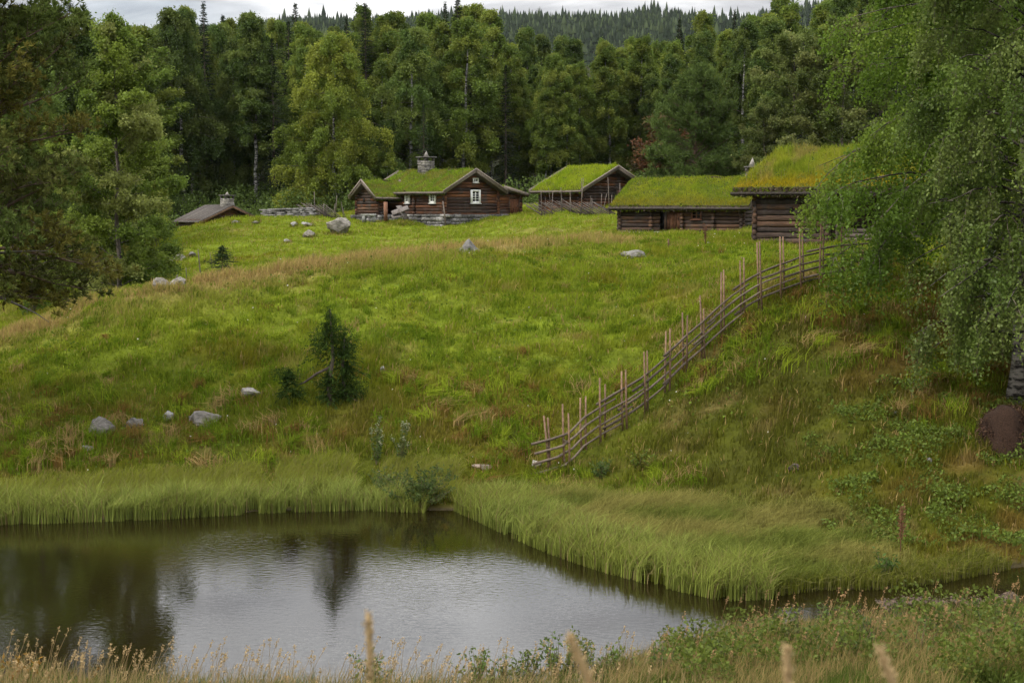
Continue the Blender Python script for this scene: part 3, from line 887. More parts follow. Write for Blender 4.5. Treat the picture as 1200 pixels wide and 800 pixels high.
plant('weep_b', 455, 103, 165, 'young light green birch between the yellow-green birch and the chimney', 'birch', wide=1.2)
plant('slim_c', 604, 113, 50, 'birch with bare white lower trunk above the lean-to of the main cottage', 'birch')
plant('weep_b', 648, 110, 58, 'rounded birch behind the pole fence between the two gabled houses', 'birch')
plant('slim_a', 715, 112, 46, 'white-stemmed birch right behind the ridge of the small turf-roofed barn', 'birch')
plant('slim_c', 748, 114, 42, 'white-stemmed birch behind the right slope of the small turf-roofed barn', 'birch')
plant('pine', 816, 99, 84, 'bushy blue-green pine behind the long low turf-roofed barn', 'pine', wide=1.0)
plant('rowan', 768, 104, 148, 'rust-coloured rowan shrub beside the bushy pine', 'shrub', wide=1.2)
plant('slim_b', 783, 109, 60, 'thin birch with pale trunk beside the bushy pine', 'birch')
plant('weep_a', 868, 107, 18, 'tall drooping birch behind the bushy pine', 'birch')
plant('slim_b', 905, 103, 16, 'tall birch with long pale upper trunk above the storehouse roof', 'birch', wide=1.2)
plant('alder', 930, 96, 52, 'grey-green alder rising over the storehouse turf roof', 'alder', wide=1.0)
plant('alder', 985, 93, 40, 'dense alder over the right part of the storehouse roof', 'alder', wide=1.05)
plant('alder', 895, 94, 130, 'low grey-green alder behind the pointed chimney cap', 'alder', wide=0.9)

# the wood behind: every tree its own object, filled row by row up to the photographed skyline
SKX = [-200, 0, 40, 75, 100, 125, 150, 180, 215, 260, 300, 340, 380, 430, 500, 560, 600, 640, 700, 760, 800, 850, 900, 950, 1000, 1400]
SKY = [0, 20, 28, 4, 18, 46, 38, 32, 20, 26, 18, 22, 26, 22, 18, 20, 38, 52, 46, 40, 32, 22, 12, 4, 0, -10]
frng = random.Random(77)
for row, (D0, step, low) in enumerate(((112, 27, 30), (121, 26, 6), (131, 26, -10), (143, 32, -12))):
    px = -170 + row * 13
    while px < 1330:
        j = px + frng.uniform(-9, 9); D = D0 + frng.uniform(-3.5, 3.5)
        top = np.interp(j, SKX, SKY) + low + frng.uniform(-10, 22)
        r = frng.random()
        dark = j < 330 or j > 990
        if r < (0.24 if dark else 0.15):
            key = frng.choice(['spruce_a', 'spruce_b'])
        else:
            key = frng.choice(['slim_a', 'slim_b', 'slim_c', 'weep_b', 'slim_c'] if not dark else ['weep_a', 'slim_b', 'weep_b', 'slim_a'])
        zone = 'left of the yellow-green birch' if j < 380 else 'behind the main cottage' if j < 620 else 'between the main cottage and the storehouse' if j < 900 else 'beyond the storehouse'
        kind = 'dark spruce' if 'spruce' in key else 'green birch'
        plant(key, j, D, top, f'{kind} in the thick of the wood {zone}', 'spruce' if 'spruce' in key else 'birch', f'{kind} trees of the wood {zone}')
        px += step * frng.uniform(0.85, 1.15)
# undergrowth at the foot of the wood
mb = MB()
x, y = scatter(rng, 110000, -58, 58, 112, 132)
edge = 115 + 4 * fbm(x / 5, y * 0, 61)
k = y > edge
x, y = x[k], y[k]
hh = 2.4 * sstep(0.3, 0.75, fbm(x / 2.2, y / 2.2, 62)) * rng.uniform(0, 1, len(x)) ** 0.7
leaves(mb, np.column_stack([x, y, ground_z(x, y) + hh]), 0.22, rng, DG[0], down=0.2, colvar=0.35)
tag(mb.build('undergrowth', M['leaf']), 'low dark brush at the foot of the wood', 'undergrowth', kind='stuff')

# far wooded ridge
mb = MB()
fr = np.random.default_rng(91)
n = 28000
x = fr.uniform(-620, 760, n); y = 760 + 710 * fr.uniform(0, 1, n) ** .8
z = ground_z(x, y, False)
H = fr.uniform(6, 13, n) * (.55 + .9 * fbm(x / 38, y / 50, 93)) * np.where(fr.uniform(0, 1, n) < .06, 1.35, 1); R = H * fr.uniform(.13, .24, n)
sg = 5
th = np.linspace(0, 2 * np.pi, sg, endpoint=False)
for lo, hi, rr in ((0.08, 0.55, 1.0), (0.34, 0.80, 0.72), (0.6, 1.0, 0.45)):
    ring = np.stack([x[:, None] + R[:, None] * rr * np.cos(th) * fr.uniform(.7, 1.3, (n, sg)), y[:, None] + R[:, None] * rr * np.sin(th) * fr.uniform(.7, 1.3, (n, sg)), (z + H * lo)[:, None] + 0 * th], -1)
    apex = np.stack([x, y, z + H * hi], -1)[:, None]
    V = np.concatenate([ring, apex], 1).reshape(-1, 3)
    b = np.arange(n)[:, None, None] * (sg + 1); jj = np.arange(sg)
    T = (b + np.stack([jj, (jj + 1) % sg, np.full(sg, sg)], -1)[None]).reshape(-1, 3)
    cc = np.where(fr.uniform(0, 1, (n, 1)) < .3, np.array([0.050, 0.066, 0.03]), np.array([0.024, 0.034, 0.018]))
    mb.add(V, None, T, col=np.repeat(cc * fr.uniform(.7, 1.3, (n, 1)), sg + 1, 0))
tag(mb.build('far_woods', M['needle']), 'distant conifer-covered ridge above the birch wood', 'wood', kind='stuff')

# the air that turns the far ridge pale and blue
hz_m, hn, hl = new_mat('haze_air')
pv = N(hn, 'ShaderNodeVolumePrincipled', inp={'Color': (0.80, 0.86, 0.95, 1), 'Density': 0.00003, 'Anisotropy': 0.2})
ho = N(hn, 'ShaderNodeOutputMaterial'); hl.new(pv.outputs[0], ho.inputs['Volume'])
mb = MB(); mb.box((0, 1480, 125.5), (5600, 3300, 255))
tag(mb.build('haze', hz_m), 'thin pale air between the meadow and the distant ridge', 'haze', kind='stuff')

# ------------------------------------------------------------------ big trees at the picture's sides
BG = [np.array([0.115, 0.180, 0.020]), np.array([0.085, 0.142, 0.016]), np.array([0.150, 0.210, 0.028])]
SG = [np.array([0.112, 0.160, 0.030]), np.array([0.086, 0.130, 0.024]), np.array([0.138, 0.178, 0.042])]
def big(name, maker, px, D, bark, leafm, label, cat, rz=0):
    x, z = drop(px, D)
    o = tree_thing(name, *maker, bark, leafm, (x, D, z - 0.05), rz)
    return tag(o, label, cat)
big('birch_tree', broadleaf(37, 15.5, 4.8, 0.22, 2.3, 0.115, 1.0, BG, 'skirt', (10, 62), nl=62, r0=0.2, side=(math.pi, 0.15), twigs=True), 1158, 46.5, M['birch_bark'], M['leaf_hero'], 'large bright green birch whose branches hang over the top end of the pole fence', 'birch')
big('birch_tree', broadleaf(32, 15, 3.5, 0.14, 2.2, 0.10, 1.2, SG, 'round', (14, 60), nl=62, r0=0.24, side=(math.pi, -0.1), twigs=True, barkc=(.45, .42, .4)), 1191, 39.6, M['birch_bark'], M['leaf_hero'], 'old grey-green birch with a thick rough trunk beside the brown ant hill', 'birch')
big('aspen_tree', broadleaf(33, 12.4, 2.5, 0.05, 2.0, 0.13, 0, [np.array([0.155, 0.205, 0.030]), np.array([0.115, 0.165, 0.025]), np.array([0.21, 0.235, 0.06])], 'slim', (15, 65), nl=48, r0=0.11, twigs=True, strands=5, barkc=(0.12, 0.10, 0.085), brc=(0.10, 0.085, 0.07)), 140, 63, M['bark'], M['leaf_hero'], 'fresh green aspen with pale leaf edges beside the old pine', 'aspen')
big('pine_tree', pine(34, 15.5, 4.0, 0.31, 0.19, [np.array([0.100, 0.110, 0.028]), np.array([0.080, 0.092, 0.024]), np.array([0.128, 0.118, 0.026]), np.array([0.10, 0.130, 0.03]), np.array([0.085, 0.115, 0.028])], 150, 20, 16, 'round', (0, 50), dead=0.16, r0=0.28, width=0.11), -42, 42, M['bark'], M['needle'], 'old brownish pine with dead grey lower branches at the edge of the hill', 'pine')
big('alder_tree', broadleaf(35, 11, 3.2, 0.06, 1.3, 0.12, 0, MG + DG, 'round', (15, 65), nl=44, r0=0.16, barkc=(0.12, 0.10, 0.085), brc=(0.10, 0.085, 0.07)), 40, 68, M['bark'], M['leaf'], 'dark leafy alder behind the old pine', 'alder')
plant('weep_a', 95, 92, 12, 'dark tall birch whose top rises against the sky behind the aspen', 'birch', wide=1.2)
plant('weep_a', 62, 90, 2, 'tallest dark birch top behind the old pine', 'birch', wide=1.1)
plant('weep_b', 0, 84, 30, 'leafy birch filling the gap behind the old pine', 'birch', wide=1.3)
plant('aspen', 165, 88, 130, 'young aspen between the fresh green aspen and the hut', 'aspen', wide=1.2)
plant('bush', 184, 70, 268, 'small upright green bush beside the rocks under the aspen', 'bush', wide=0.9)
plant('alder', 120, 76, 190, 'dense low alder behind the fresh green aspen', 'alder', wide=1.2)
plant('alder', 1085, 70, 120, 'dense alder behind the large bright green birch', 'alder', wide=1.2)
plant('spruce_a', 1030, 96, -40, 'tall dark spruce rising behind the large bright green birch', 'spruce', wide=1.1)
plant('spruce_a', 1075, 92, -60, 'second tall dark spruce behind the crown of the bright green birch', 'spruce', wide=1.1)
for k in PROTO:
    if not PROTO[k][2]:
        for ch in list(PROTO[k][0].children): bpy.data.objects.remove(ch)
        bpy.data.objects.remove(PROTO[k][0])

# small spruces on the slope
SPC = [np.array([0.036, 0.064, 0.014]), np.array([0.050, 0.082, 0.018])]
x, z = drop(261, 69)
tag(tree_thing('spruce_sapling', *spruce(41, 1.75, 1.45, 0.0, 0.19, [np.array([0.045, 0.075, 0.022]), np.array([0.055, 0.09, 0.026])], 22, 9, 16, 0.025), M['bark'], M['needle'], (x, 69, z - .03)), 'small cone-shaped spruce among tan grass on the crest of the hill', 'spruce')

def merge(dst, src, off=(0, 0, 0)):
    dst.add(np.vstack(src.V) + np.array(off), np.vstack(src.Q) if src.Q else None, np.vstack(src.T) if src.T else None, col=np.vstack(src.C))

def odd_spruce():
    """the stunted twin spruce: bare stem, dense head, low side clumps"""
    hx, hy, hz = hit(387, 474)
    r = empty('stunted_spruce', (hx, hy, hz))
    g = np.random.default_rng(43)
    k = hy / FPX        # metres per photograph pixel here
    def P(px, py, dy=0): return np.array([(px - 387) * k, dy, (474 - py) * k])
    tk, cw = MB(), MB()
    tk.tube([P(387, 480), P(386, 455), P(388, 435), P(391, 420), P(390, 400), P(388, 362)], [.10, .085, .07, .06, .045, .012], 7, col=(.10, .08, .06))
    tk.tube([P(404, 474, .3), P(402, 455, .3), P(401, 430, .25), P(402, 415, .2), P(404, 395, .2)], [.07, .06, .055, .05, .02], 7, col=(.09, .07, .055))
    tk.tube([P(389, 430), P(372, 438, -.1), P(358, 448, -.15), P(348, 452, -.2)], [.045, .04, .035, .015], 5, col=(.07, .055, .045))
    tk.tube([P(404, 462, .3), P(414, 470, .2), P(422, 472, .1)], [.03, .025, .01], 5, col=(.16, .13, .10))
    def clump(px, py, rx, rz, n, dy=0.0, ry=None, low=1.0):
        q = unit(g.normal(size=(n, 3))) * (g.uniform(0.25, 1, (n, 1)) ** .5)
        c0 = P(px, py, dy)
        v = q * np.array([rx * k, (ry or rx) * k, rz * k])
        n = int(n * .5)
        q = unit(g.normal(size=(n, 3))) * (g.uniform(0.15, 1, (n, 1)) ** .55)
        v = q * np.array([rx * k, (ry or rx) * k, rz * k]) * 1.12
        leaves(cw, c0 + v * (1 + .25 * g.normal(size=(n, 1)) * (g.uniform(size=(n, 1)) < .3)), 0.12, g, SPC[g.integers(2)] * low, down=0.0, width=0.10, out=q * np.array([1.8, 1.8, .6]))
    for a in [(388, 369, 3, 9, 90), (345, 440, 14, 7, 350, -.2), (395, 455, 22, 8, 500, .2), (388, 378, 7, 11, 300), (380, 398, 15, 15, 1000), (400, 400, 19, 17, 1400, .2), (391, 388, 12, 12, 800), (408, 410, 12, 10, 500, .2), (374, 408, 9, 9, 350),
              (333, 437, 12, 7, 500, -.2), (341, 446, 8, 9, 350, -.2), (350, 458, 9, 7, 350, -.1), (383, 447, 14, 9, 600), (406, 440, 12, 9, 450, .3), (412, 455, 17, 12, 800, .3), (420, 465, 12, 8, 450, .3), (402, 462, 12, 10, 500, .35)]:
        clump(*a)
    clump(350, 462, 8, 5, 160, -.1, None, 1.0)
    for sd_, H_, R_, bs, off in ((61, 2.95, 1.25, .50, P(387, 474)), (62, 2.15, .95, .52, P(403, 474, .25)), (63, 1.25, .75, .12, P(406, 474, .3)), (64, 1.0, .60, .2, P(386, 474)), (65, .75, .55, .1, P(340, 462, -.2))):
        _, c2 = spruce(sd_, H_, R_, bs, .15, SPC, 15, 8, 15, .02)
        merge(cw, c2, off)
    tk.build('trunk', M['bark'], r, smooth=True)
    cw.build('crown', M['needle'], r)
    return tag(r, 'stunted dark twin-stemmed spruce with a dense head on the lower slope', 'spruce')
odd_spruce()

# ------------------------------------------------------------------ buildings
LOGC = [c * .85 for c in [np.array([0.110, 0.048, 0.024]), np.array([0.070, 0.037, 0.024]), np.array([0.160, 0.068, 0.030]), np.array([0.050, 0.033, 0.026])]]
GREYLOG = [c * .62 for c in [np.array([0.120, 0.074, 0.050]), np.array([0.085, 0.057, 0.043]), np.array([0.150, 0.085, 0.052]), np.array([0.068, 0.048, 0.038])]]
BOARD = np.array([0.165, 0.135, 0.110])

def log_course(mb, p0, p1, z, h, thick, rng, cols, over=0.16):
    """one hewn log from p0 to p1, a bulged six-sided bar"""
    p0, p1 = np.array(p0, float), np.array(p1, float)
    d = p1 - p0; L = np.linalg.norm(d); d /= L
    nrm = np.array([d[1], -d[0]])
    n = max(2, int(L / 0.9) + 1)
    t = np.linspace(-over, L + over, n)
    prof = np.array([[-.5, -.18], [-.30, -.5], [.30, -.5], [.5, -.18], [.5, .20], [.30, .49], [-.30, .49], [-.5, .20]])
    V = []
    hh = h * rng.uniform(0.93, 1.0)
    for k in t:
        c = p0 + d * k
        jo, jz = rng.uniform(-.018, .018), rng.uniform(-.010, .010)
        for a, b in prof:
            q = c + nrm * (a * thick + jo)
            V.append((q[0], q[1], z + h / 2 + b * hh + jz))
    m = len(prof)
    i = np.arange(n - 1)[:, None] * m; j = np.arange(m)[None]; kk = (j + 1) % m
    Q = np.stack([i + j, i + kk, i + m + kk, i + m + j], -1).reshape(-1, 4)
    V = np.array(V)
    V = np.vstack([V, V[:m].mean(0), V[-m:].mean(0)])
    jj = np.arange(m); k2 = (jj + 1) % m
    T = np.vstack([np.stack([k2, jj, np.full(m, n * m)], -1), np.stack([(n - 1) * m + jj, (n - 1) * m + k2, np.full(m, n * m + 1)], -1)])
    mb.add(V, Q, T, col=cols[rng.integers(len(cols))] * rng.uniform(.7, 1.25))

def log_wall(root, p0, p1, z0, z1, rng, cols=LOGC, openings=(), half=False, gable=None, over=0.16, h=0.21, name='log_wall'):
    """openings: (s0, s1, z0, z1) along the wall. gable: (ridge offset s, ridge z) narrows the courses above z1"""
    mb = MB()
    p0, p1 = np.array(p0, float), np.array(p1, float)
    L = np.linalg.norm(p1 - p0); d = (p1 - p0) / L
    z = z0 - (h / 2 if half else 0)
    while z < z1 - 0.02 or gable is not None:
        s0, s1 = 0.0, L
        ov = over
        if z >= z1 - 0.02:
            f = (z + h - z1) / (gable[1] - z1)
            if f >= 0.97: break
            s0, s1, ov = gable[0] * f, L - (L - gable[0]) * f, 0.0
        segs = [(s0, s1)]
        for a, b, c0, c1 in openings:
            if z + h * .6 > c0 and z + h * .4 < c1:
                segs = [q for u, v in segs for q in ((u, min(v, a)), (max(u, b), v)) if q[1] - q[0] > 0.05]
        for u, v in segs:
            oa = ov if u == s0 else 0; ob = ov if v == s1 else 0
            log_course(mb, p0 + d * (u - oa), p0 + d * (v + ob), z, h, 0.17, rng, cols, 0)
        z += h
    # dark backing so that no light shows between the courses
    nrm = np.array([d[1], -d[0]])
    def back(u, v, a, b):
        q0, q1 = p0 + d * u - nrm * .0, p0 + d * v
        mb.add([(q0[0] - nrm[0] * .02, q0[1] - nrm[1] * .02, a), (q1[0] - nrm[0] * .02, q1[1] - nrm[1] * .02, a), (q1[0] - nrm[0] * .02, q1[1] - nrm[1] * .02, b), (q0[0] - nrm[0] * .02, q0[1] - nrm[1] * .02, b)], [[0, 1, 2, 3]], col=(.03, .02, .015))
    if not openings: back(0.03, L - 0.03, z0, z1)
    return mb.build(name, M['log'], root)

def log_stub(root, x, y, z0, z1, nrm, rng, cols=LOGC, h=0.21):
    """ends of a cross wall showing through the long wall"""
    mb = MB(); z = z0 + h / 2
    while z < z1:
        log_course(mb, (x, y), (x + nrm[0] * .24, y + nrm[1] * .24), z - h / 2, h * .96, 0.19, rng, cols, 0)
        z += h
    return mb.build('log_end', M['log'], root)

def foundation(root, pts, ztop, depth, rng):
    """dry stone footing along a polyline, irregular blocks"""
    mb = MB()
    for a, b in zip(pts[:-1], pts[1:]):
        a, b = np.array(a, float), np.array(b, float)
        L = np.linalg.norm(b - a); d = (b - a) / L; ang = math.atan2(d[1], d[0])
        z = ztop
        while z > ztop - depth:
            hh = rng.uniform(.16, .30); s = rng.uniform(-.2, 0)
            while s < L:
                w = rng.uniform(.25, .75)
                c = a + d * (s + w / 2)
                g = rng.choice([0.09, 0.13, 0.18, 0.30], p=[.4, .3, .2, .1])
                mb.box((c[0], c[1], z - hh / 2), (w * .97, rng.uniform(.36, .46), hh * .97), rotz(ang + rng.uniform(-.05, .05)), (g, g * .96, g * .9), jit=.03, rng=rng)
                s += w
            z -= hh
    return mb.build('foundation', M['stone_clean'], root)

def turf_slope(mb, ridge0, ridge1, eave_vec, thick, rng, cols, nblade, hb, soilc=(0.07, 0.055, 0.03), edge=None, bumps=0.15, wv=None, mos=None, fringe=True, rim=.6):
    """one slope of a sod roof: thick uneven slab whose top carries grass. ridge0..ridge1: ridge ends; eave_vec: ridge to eave"""
    r0, r1, ev = (np.array(v, float) for v in (ridge0, ridge1, eave_vec))
    L = np.linalg.norm(r1 - r0)
    nu, nv = max(8, int(L / .28)), 14
    U, Vv = np.meshgrid(np.linspace(0, 1, nu), np.linspace(0, 1, nv))
    B = r0 + (r1 - r0) * U[..., None] + ev * Vv[..., None]
    seed = int(rng.integers(1000))
    bump = bumps * (fbm(U * L / 0.7, Vv * 4 + seed, seed, 3) - .5) * 2
    rnd = np.minimum(np.minimum(U, 1 - U) * L, (1 - Vv) * np.linalg.norm(ev))
    th = thick * (rim + (1 - rim) * sstep(0, .28, rnd)) + bump * sstep(0, .2, rnd)
    Tt = B + np.array([0, 0, 1.0]) * th[..., None]
    cc = np.array([0.095, 0.105, 0.02])[None, None] * (0.7 + 0.6 * fbm(U * L, Vv * 4, seed + 1))[..., None]
    i = (np.arange(nv - 1)[:, None] * nu + np.arange(nu - 1)[None]).ravel()
    mb.add(Tt.reshape(-1, 3), np.stack([i, i + 1, i + nu + 1, i + nu], -1), col=cc.reshape(-1, 3), mat=0)
    # rim down to the deck
    idx = np.concatenate([np.arange(nu), np.arange(1, nv) * nu + nu - 1, (nv - 1) * nu + np.arange(nu - 2, -1, -1), np.arange(nv - 2, -1, -1) * nu])
    top = Tt.reshape(-1, 3)[idx]; bot = B.reshape(-1, 3)[idx]
    m = len(idx); jj = np.arange(m - 1)
    mb.add(np.vstack([top, bot]), np.stack([jj, jj + m, jj + m + 1, jj + 1], -1), col=np.array(soilc) * 1.0, mat=1)
    # grass
    u, v = rng.uniform(0, 1, nblade), rng.uniform(0, 1, nblade)
    P = r0 + (r1 - r0) * u[:, None] + ev * v[:, None]
    rn = np.minimum(np.minimum(u, 1 - u) * L, (1 - v) * np.linalg.norm(ev))
    P[:, 2] += thick * (rim + (1 - rim) * sstep(0, .28, rn)) + bumps * (fbm(u * L / 0.7, v * 4 + seed, seed, 3) - .5) * 2 * sstep(0, .2, rn) - .02
    f = sstep(.36, .62, fbm(u * L / 1.1, v * 3, seed + 2))[:, None]
    c = cols[0] * (1 - f) + cols[1] * f
    if len(cols) > 2:
        g_ = (sstep(.48, .64, fbm(u * L / .6, v * 5, seed + 3)) * .8)[:, None]; c = c * (1 - g_) + cols[2] * g_
    if mos is not None:
        w = (sstep(.62, .95, v) * .85)[:, None]; c = c * (1 - w) + mos * w
    h = hb * rng.uniform(.45, 1.25, nblade) * (0.5 + fbm(u * L / .8, v * 4, seed + 4))
    if wv is not None: h = h * wv(u, v)
    blades(mb, P, h, .026, rng, c, .7, mat=0)
    n = int(L * 9)   # weeds and dry stems among the sod
    u, v = rng.uniform(0, 1, n), rng.uniform(0, .95, n)
    P = r0 + (r1 - r0) * u[:, None] + ev * v[:, None]; P[:, 2] += thick + hb * rng.uniform(.2, .9, n)
    leaves(mb, np.repeat(P, 5, 0) + rng.normal(size=(n * 5, 3)) * .09, .09, rng, np.array([.10, .145, .03]), down=0, width=.36, colvar=.4)
    blades(mb, P - np.array([0, 0, hb * .6]), hb * rng.uniform(1.4, 2.4, n), .014, rng, np.array([.26, .20, .09]), .5)
    if fringe:   # tufts hanging over the eave
        n = int(L * 150)
        P = r0 + (r1 - r0) * rng.uniform(0, 1, n)[:, None] + ev * rng.uniform(.985, 1.012, n)[:, None]
        P[:, 2] += thick * rng.uniform(-.12, rim + .1, n)
        fc = np.where(rng.uniform(0, 1, (n, 1)) < .45, cols[0] * .55, np.array([.085, .068, .045]))
        leaves(mb, P, .15, rng, fc, down=.8, width=.3, mat=0, colvar=.4)

def planks(root, name, a, b, w, t, nrm_up, col, rng, n=1):
    """board between points a and b, width w along 'nrm_up', thickness t"""
    a, b = np.array(a, float), np.array(b, float)
    d = unit(b - a); up = unit(np.array(nrm_up, float) - d * np.dot(nrm_up, d)); s = np.cross(d, up)
    mb = MB()
    R = np.stack([d, s, up], 1)
    mb.box((a + b) / 2, (np.linalg.norm(b - a), t, w), R, np.array(col) * rng.uniform(.85, 1.15))
    return mb.build(name, M['board'], root)

def window(root, c, wid, hei, nrm, panes, rng, frame_w=0.09, col=(0.74, 0.74, 0.70)):
    """white casement centred at c on the wall plane: frame with bars, glass behind, sill"""
    c = np.array(c, float); n = np.array([nrm[0], nrm[1], 0.0]); s = np.array([-nrm[1], nrm[0], 0.0])
    R = np.stack([s, n, np.array([0, 0, 1.0])], 1)
    f = MB()
    o = c + n * .10
    for sx in (-1, 1): f.box(o + s * sx * (wid / 2 - frame_w / 2), (frame_w, .12, hei), R, col)
    for sz in (-1, 1): f.box(o + np.array([0, 0, sz * (hei / 2 - frame_w / 2)]), (wid - 2 * frame_w, .116, frame_w), R, col)
    nx, nz_ = panes
    iw, ih = wid - 2 * frame_w, hei - 2 * frame_w
    for k in range(1, nx): f.box(o + s * (-iw / 2 + iw * k / nx), (.045, .06, ih), R, col)
    for k in range(1, nz_): f.box(o + n * .004 + np.array([0, 0, -ih / 2 + ih * k / nz_]), (iw, .06, .03), R, col)
    w = f.build('window', M['paint'], root)
    g = MB(); g.box(c + n * .06, (iw, .01, ih), R)
    g.build('pane', M['glass'], w)
    sl = MB(); sl.box(o + n * .03 + np.array([0, 0, -hei / 2 - .02]), (wid + .08, .16, .038), R, col)
    sl.build('sill', M['paint'], w)
    return w

def plank_door(root, c, wid, hei, nrm, rng, col=np.array([0.13, 0.06, 0.035])):
    c = np.array(c, float); n = np.array([nrm[0], nrm[1], 0.0]); s = np.array([-nrm[1], nrm[0], 0.0])
    R = np.stack([s, n, np.array([0, 0, 1.0])], 1)
    mb = MB(); k = max(3, int(wid / .17)); w = wid / k
    for i in range(k):
        mb.box(c + s * (-wid / 2 + w * (i + .5)) + n * rng.uniform(.0, .012), (w - .012, .05, hei), R, col * rng.uniform(.75, 1.25))
    d = mb.build('door', M['board'], root)
    h = MB(); h.box(c + s * wid * .36 + n * .05, (.03, .05, .14), R, (.05, .045, .04))
    h.build('handle', M['board'], d)
    fr_ = MB()
    for sx in (-1, 1): fr_.box(c + s * sx * (wid / 2 + .06) + n * .02, (.11, .14, hei + .1), R, GREYLOG[0])
    fr_.box(c + n * .021 + np.array([0, 0, hei / 2 + .08]), (wid + .24, .14, .12), R, GREYLOG[0])
    fr_.build('door_frame', M['log'], root)
    return d

def chimney(root, x, y, z0, w, h, rng, cap=True, tall=0.42):
    mb = MB(); z = z0
    while z < z0 + h:
        hh = rng.uniform(.09, .17)
        for sx in (-1, 1):
            for sy in (-1, 1):
                s = w * rng.uniform(.46, .54)
                g = rng.choice([.14, .20, .26, .32])
                mb.box((x + sx * w / 4, y + sy * w / 4, z + hh / 2), (s, s, hh * .96), rotz(rng.uniform(-.06, .06)), (g, g * .93, g * .82), jit=.025, rng=rng)
        z += hh
    c = mb.build('chimney', M['stone_clean'], root)
    if cap:
        cp = MB()
        for sx in (-1, 1):
            for sy in (-1, 1): cp.box((x + sx * w * .42, y + sy * w * .42, z + .10), (.14, .14, .24), None, (.10, .09, .08))
        cp.box((x, y, z + .25), (w * 1.25, w * 1.25, .07), None, (.13, .12, .11), jit=.02, rng=rng)
        b = .16
        zz = z + .29
        cp.add([(x - b, y - b * .8, zz), (x + b, y - b * .8, zz), (x + b, y + b * .8, zz), (x - b, y + b * .8, zz), (x + .03, y, zz + tall)], [[3, 2, 1, 0]], [[0, 1, 4], [1, 2, 4], [2, 3, 4], [3, 0, 4]], col=(.24, .22, .19))
        cp.build('chimney_cap', M['stone_clean'], c)
    return c

def gable_roof(root, x0, x1, y0, y1, zeave, zridge, rng, cols, over_g=.45, over_e=.45, thick=.2, blades_n=14000, hb=.16, axis='x', boards=True, mos=None, wv=None, eave_color=None, rim=.6):
    """turf roof whose ridge runs along local x (or y): deck > turf, barge boards, eave poles"""
    def T(p): return np.array([p[0], p[1], p[2]]) if axis == 'x' else np.array([p[1], p[0], p[2]])
    if axis == 'y': x0, x1, y0, y1 = y0, y1, x0, x1
    ym = (y0 + y1) / 2; half = (y1 - y0) / 2; sl = (zridge - zeave) / half
    e = half + over_e; ze = zridge - sl * e
    a0, a1 = x0 - over_g, x1 + over_g
    dk = MB()
    for s in (-1, 1):
        q = [T((a0, ym, zridge)), T((a1, ym, zridge)), T((a1, ym + s * e, ze)), T((a0, ym + s * e, ze))]
        q2 = [v - np.array([0, 0, .06]) for v in q]
        dk.add(q + q2, [[0, 1, 2, 3], [7, 6, 5, 4], [1, 5, 6, 2], [3, 2, 6, 7], [0, 3, 7, 4]], col=BOARD * .45)
    roof = dk.build('roof', M['board'], root)
    for s in (-1, 1):
        mb = MB()
        turf_slope(mb, T((a0 + .03, ym, zridge + .008)), T((a1 - .03, ym, zridge + .008)), T((0, s * (e - .02), ze - zridge)), thick, rng, cols, blades_n // 2, hb, mos=mos, wv=wv, rim=rim)
        mb.build('turf', [M['grass'], M['soil']], roof)
        ep = MB()
        rr = np.linspace(a0 - .04, a1 + .04, 9)
        ep.tube([T((v, ym + s * (e + .03), ze + .05 + rng.uniform(-.012, .012))) for v in rr], .075, 7, col=eave_color if eave_color is not None else BOARD * .8)
        ep.build('eave_log', M['board'], roof, smooth=True)
        if boards:
            for xe in (a0, a1):
                o_ = .03 if xe == a1 else -.03
                planks(roof, 'barge_board', T((xe + o_, ym + s * .0, zridge + .10)), T((xe + o_, ym + s * (e + .06), ze + .07)), .24, .05, (0, 0, 1), BOARD, rng)
                planks(roof, 'barge_board', T((xe + o_ * 2.4, ym + s * .0, zridge + .21)), T((xe + o_ * 2.4, ym + s * (e + .06), ze + .18)), .10, .06, (0, 0, 1), BOARD * 1.15, rng)
    return roof

TURF = [c * np.array([1.25, 1.5, .9]) for c in [np.array([0.115, 0.150, 0.018]), np.array([0.150, 0.175, 0.022]), np.array([0.15, 0.11, 0.035])]]
TURF_Y = [c * np.array([1.2, 1.45, .9]) for c in [np.array([0.150, 0.165, 0.018]), np.array([0.205, 0.190, 0.024]), np.array([0.12, 0.135, 0.020])]]
TURF_G = [c * np.array([1.4, 1.4, .8]) for c in [np.array([0.150, 0.205, 0.020]), np.array([0.195, 0.235, 0.028])]]
MOSS = np.array([0.33, 0.25, 0.012])

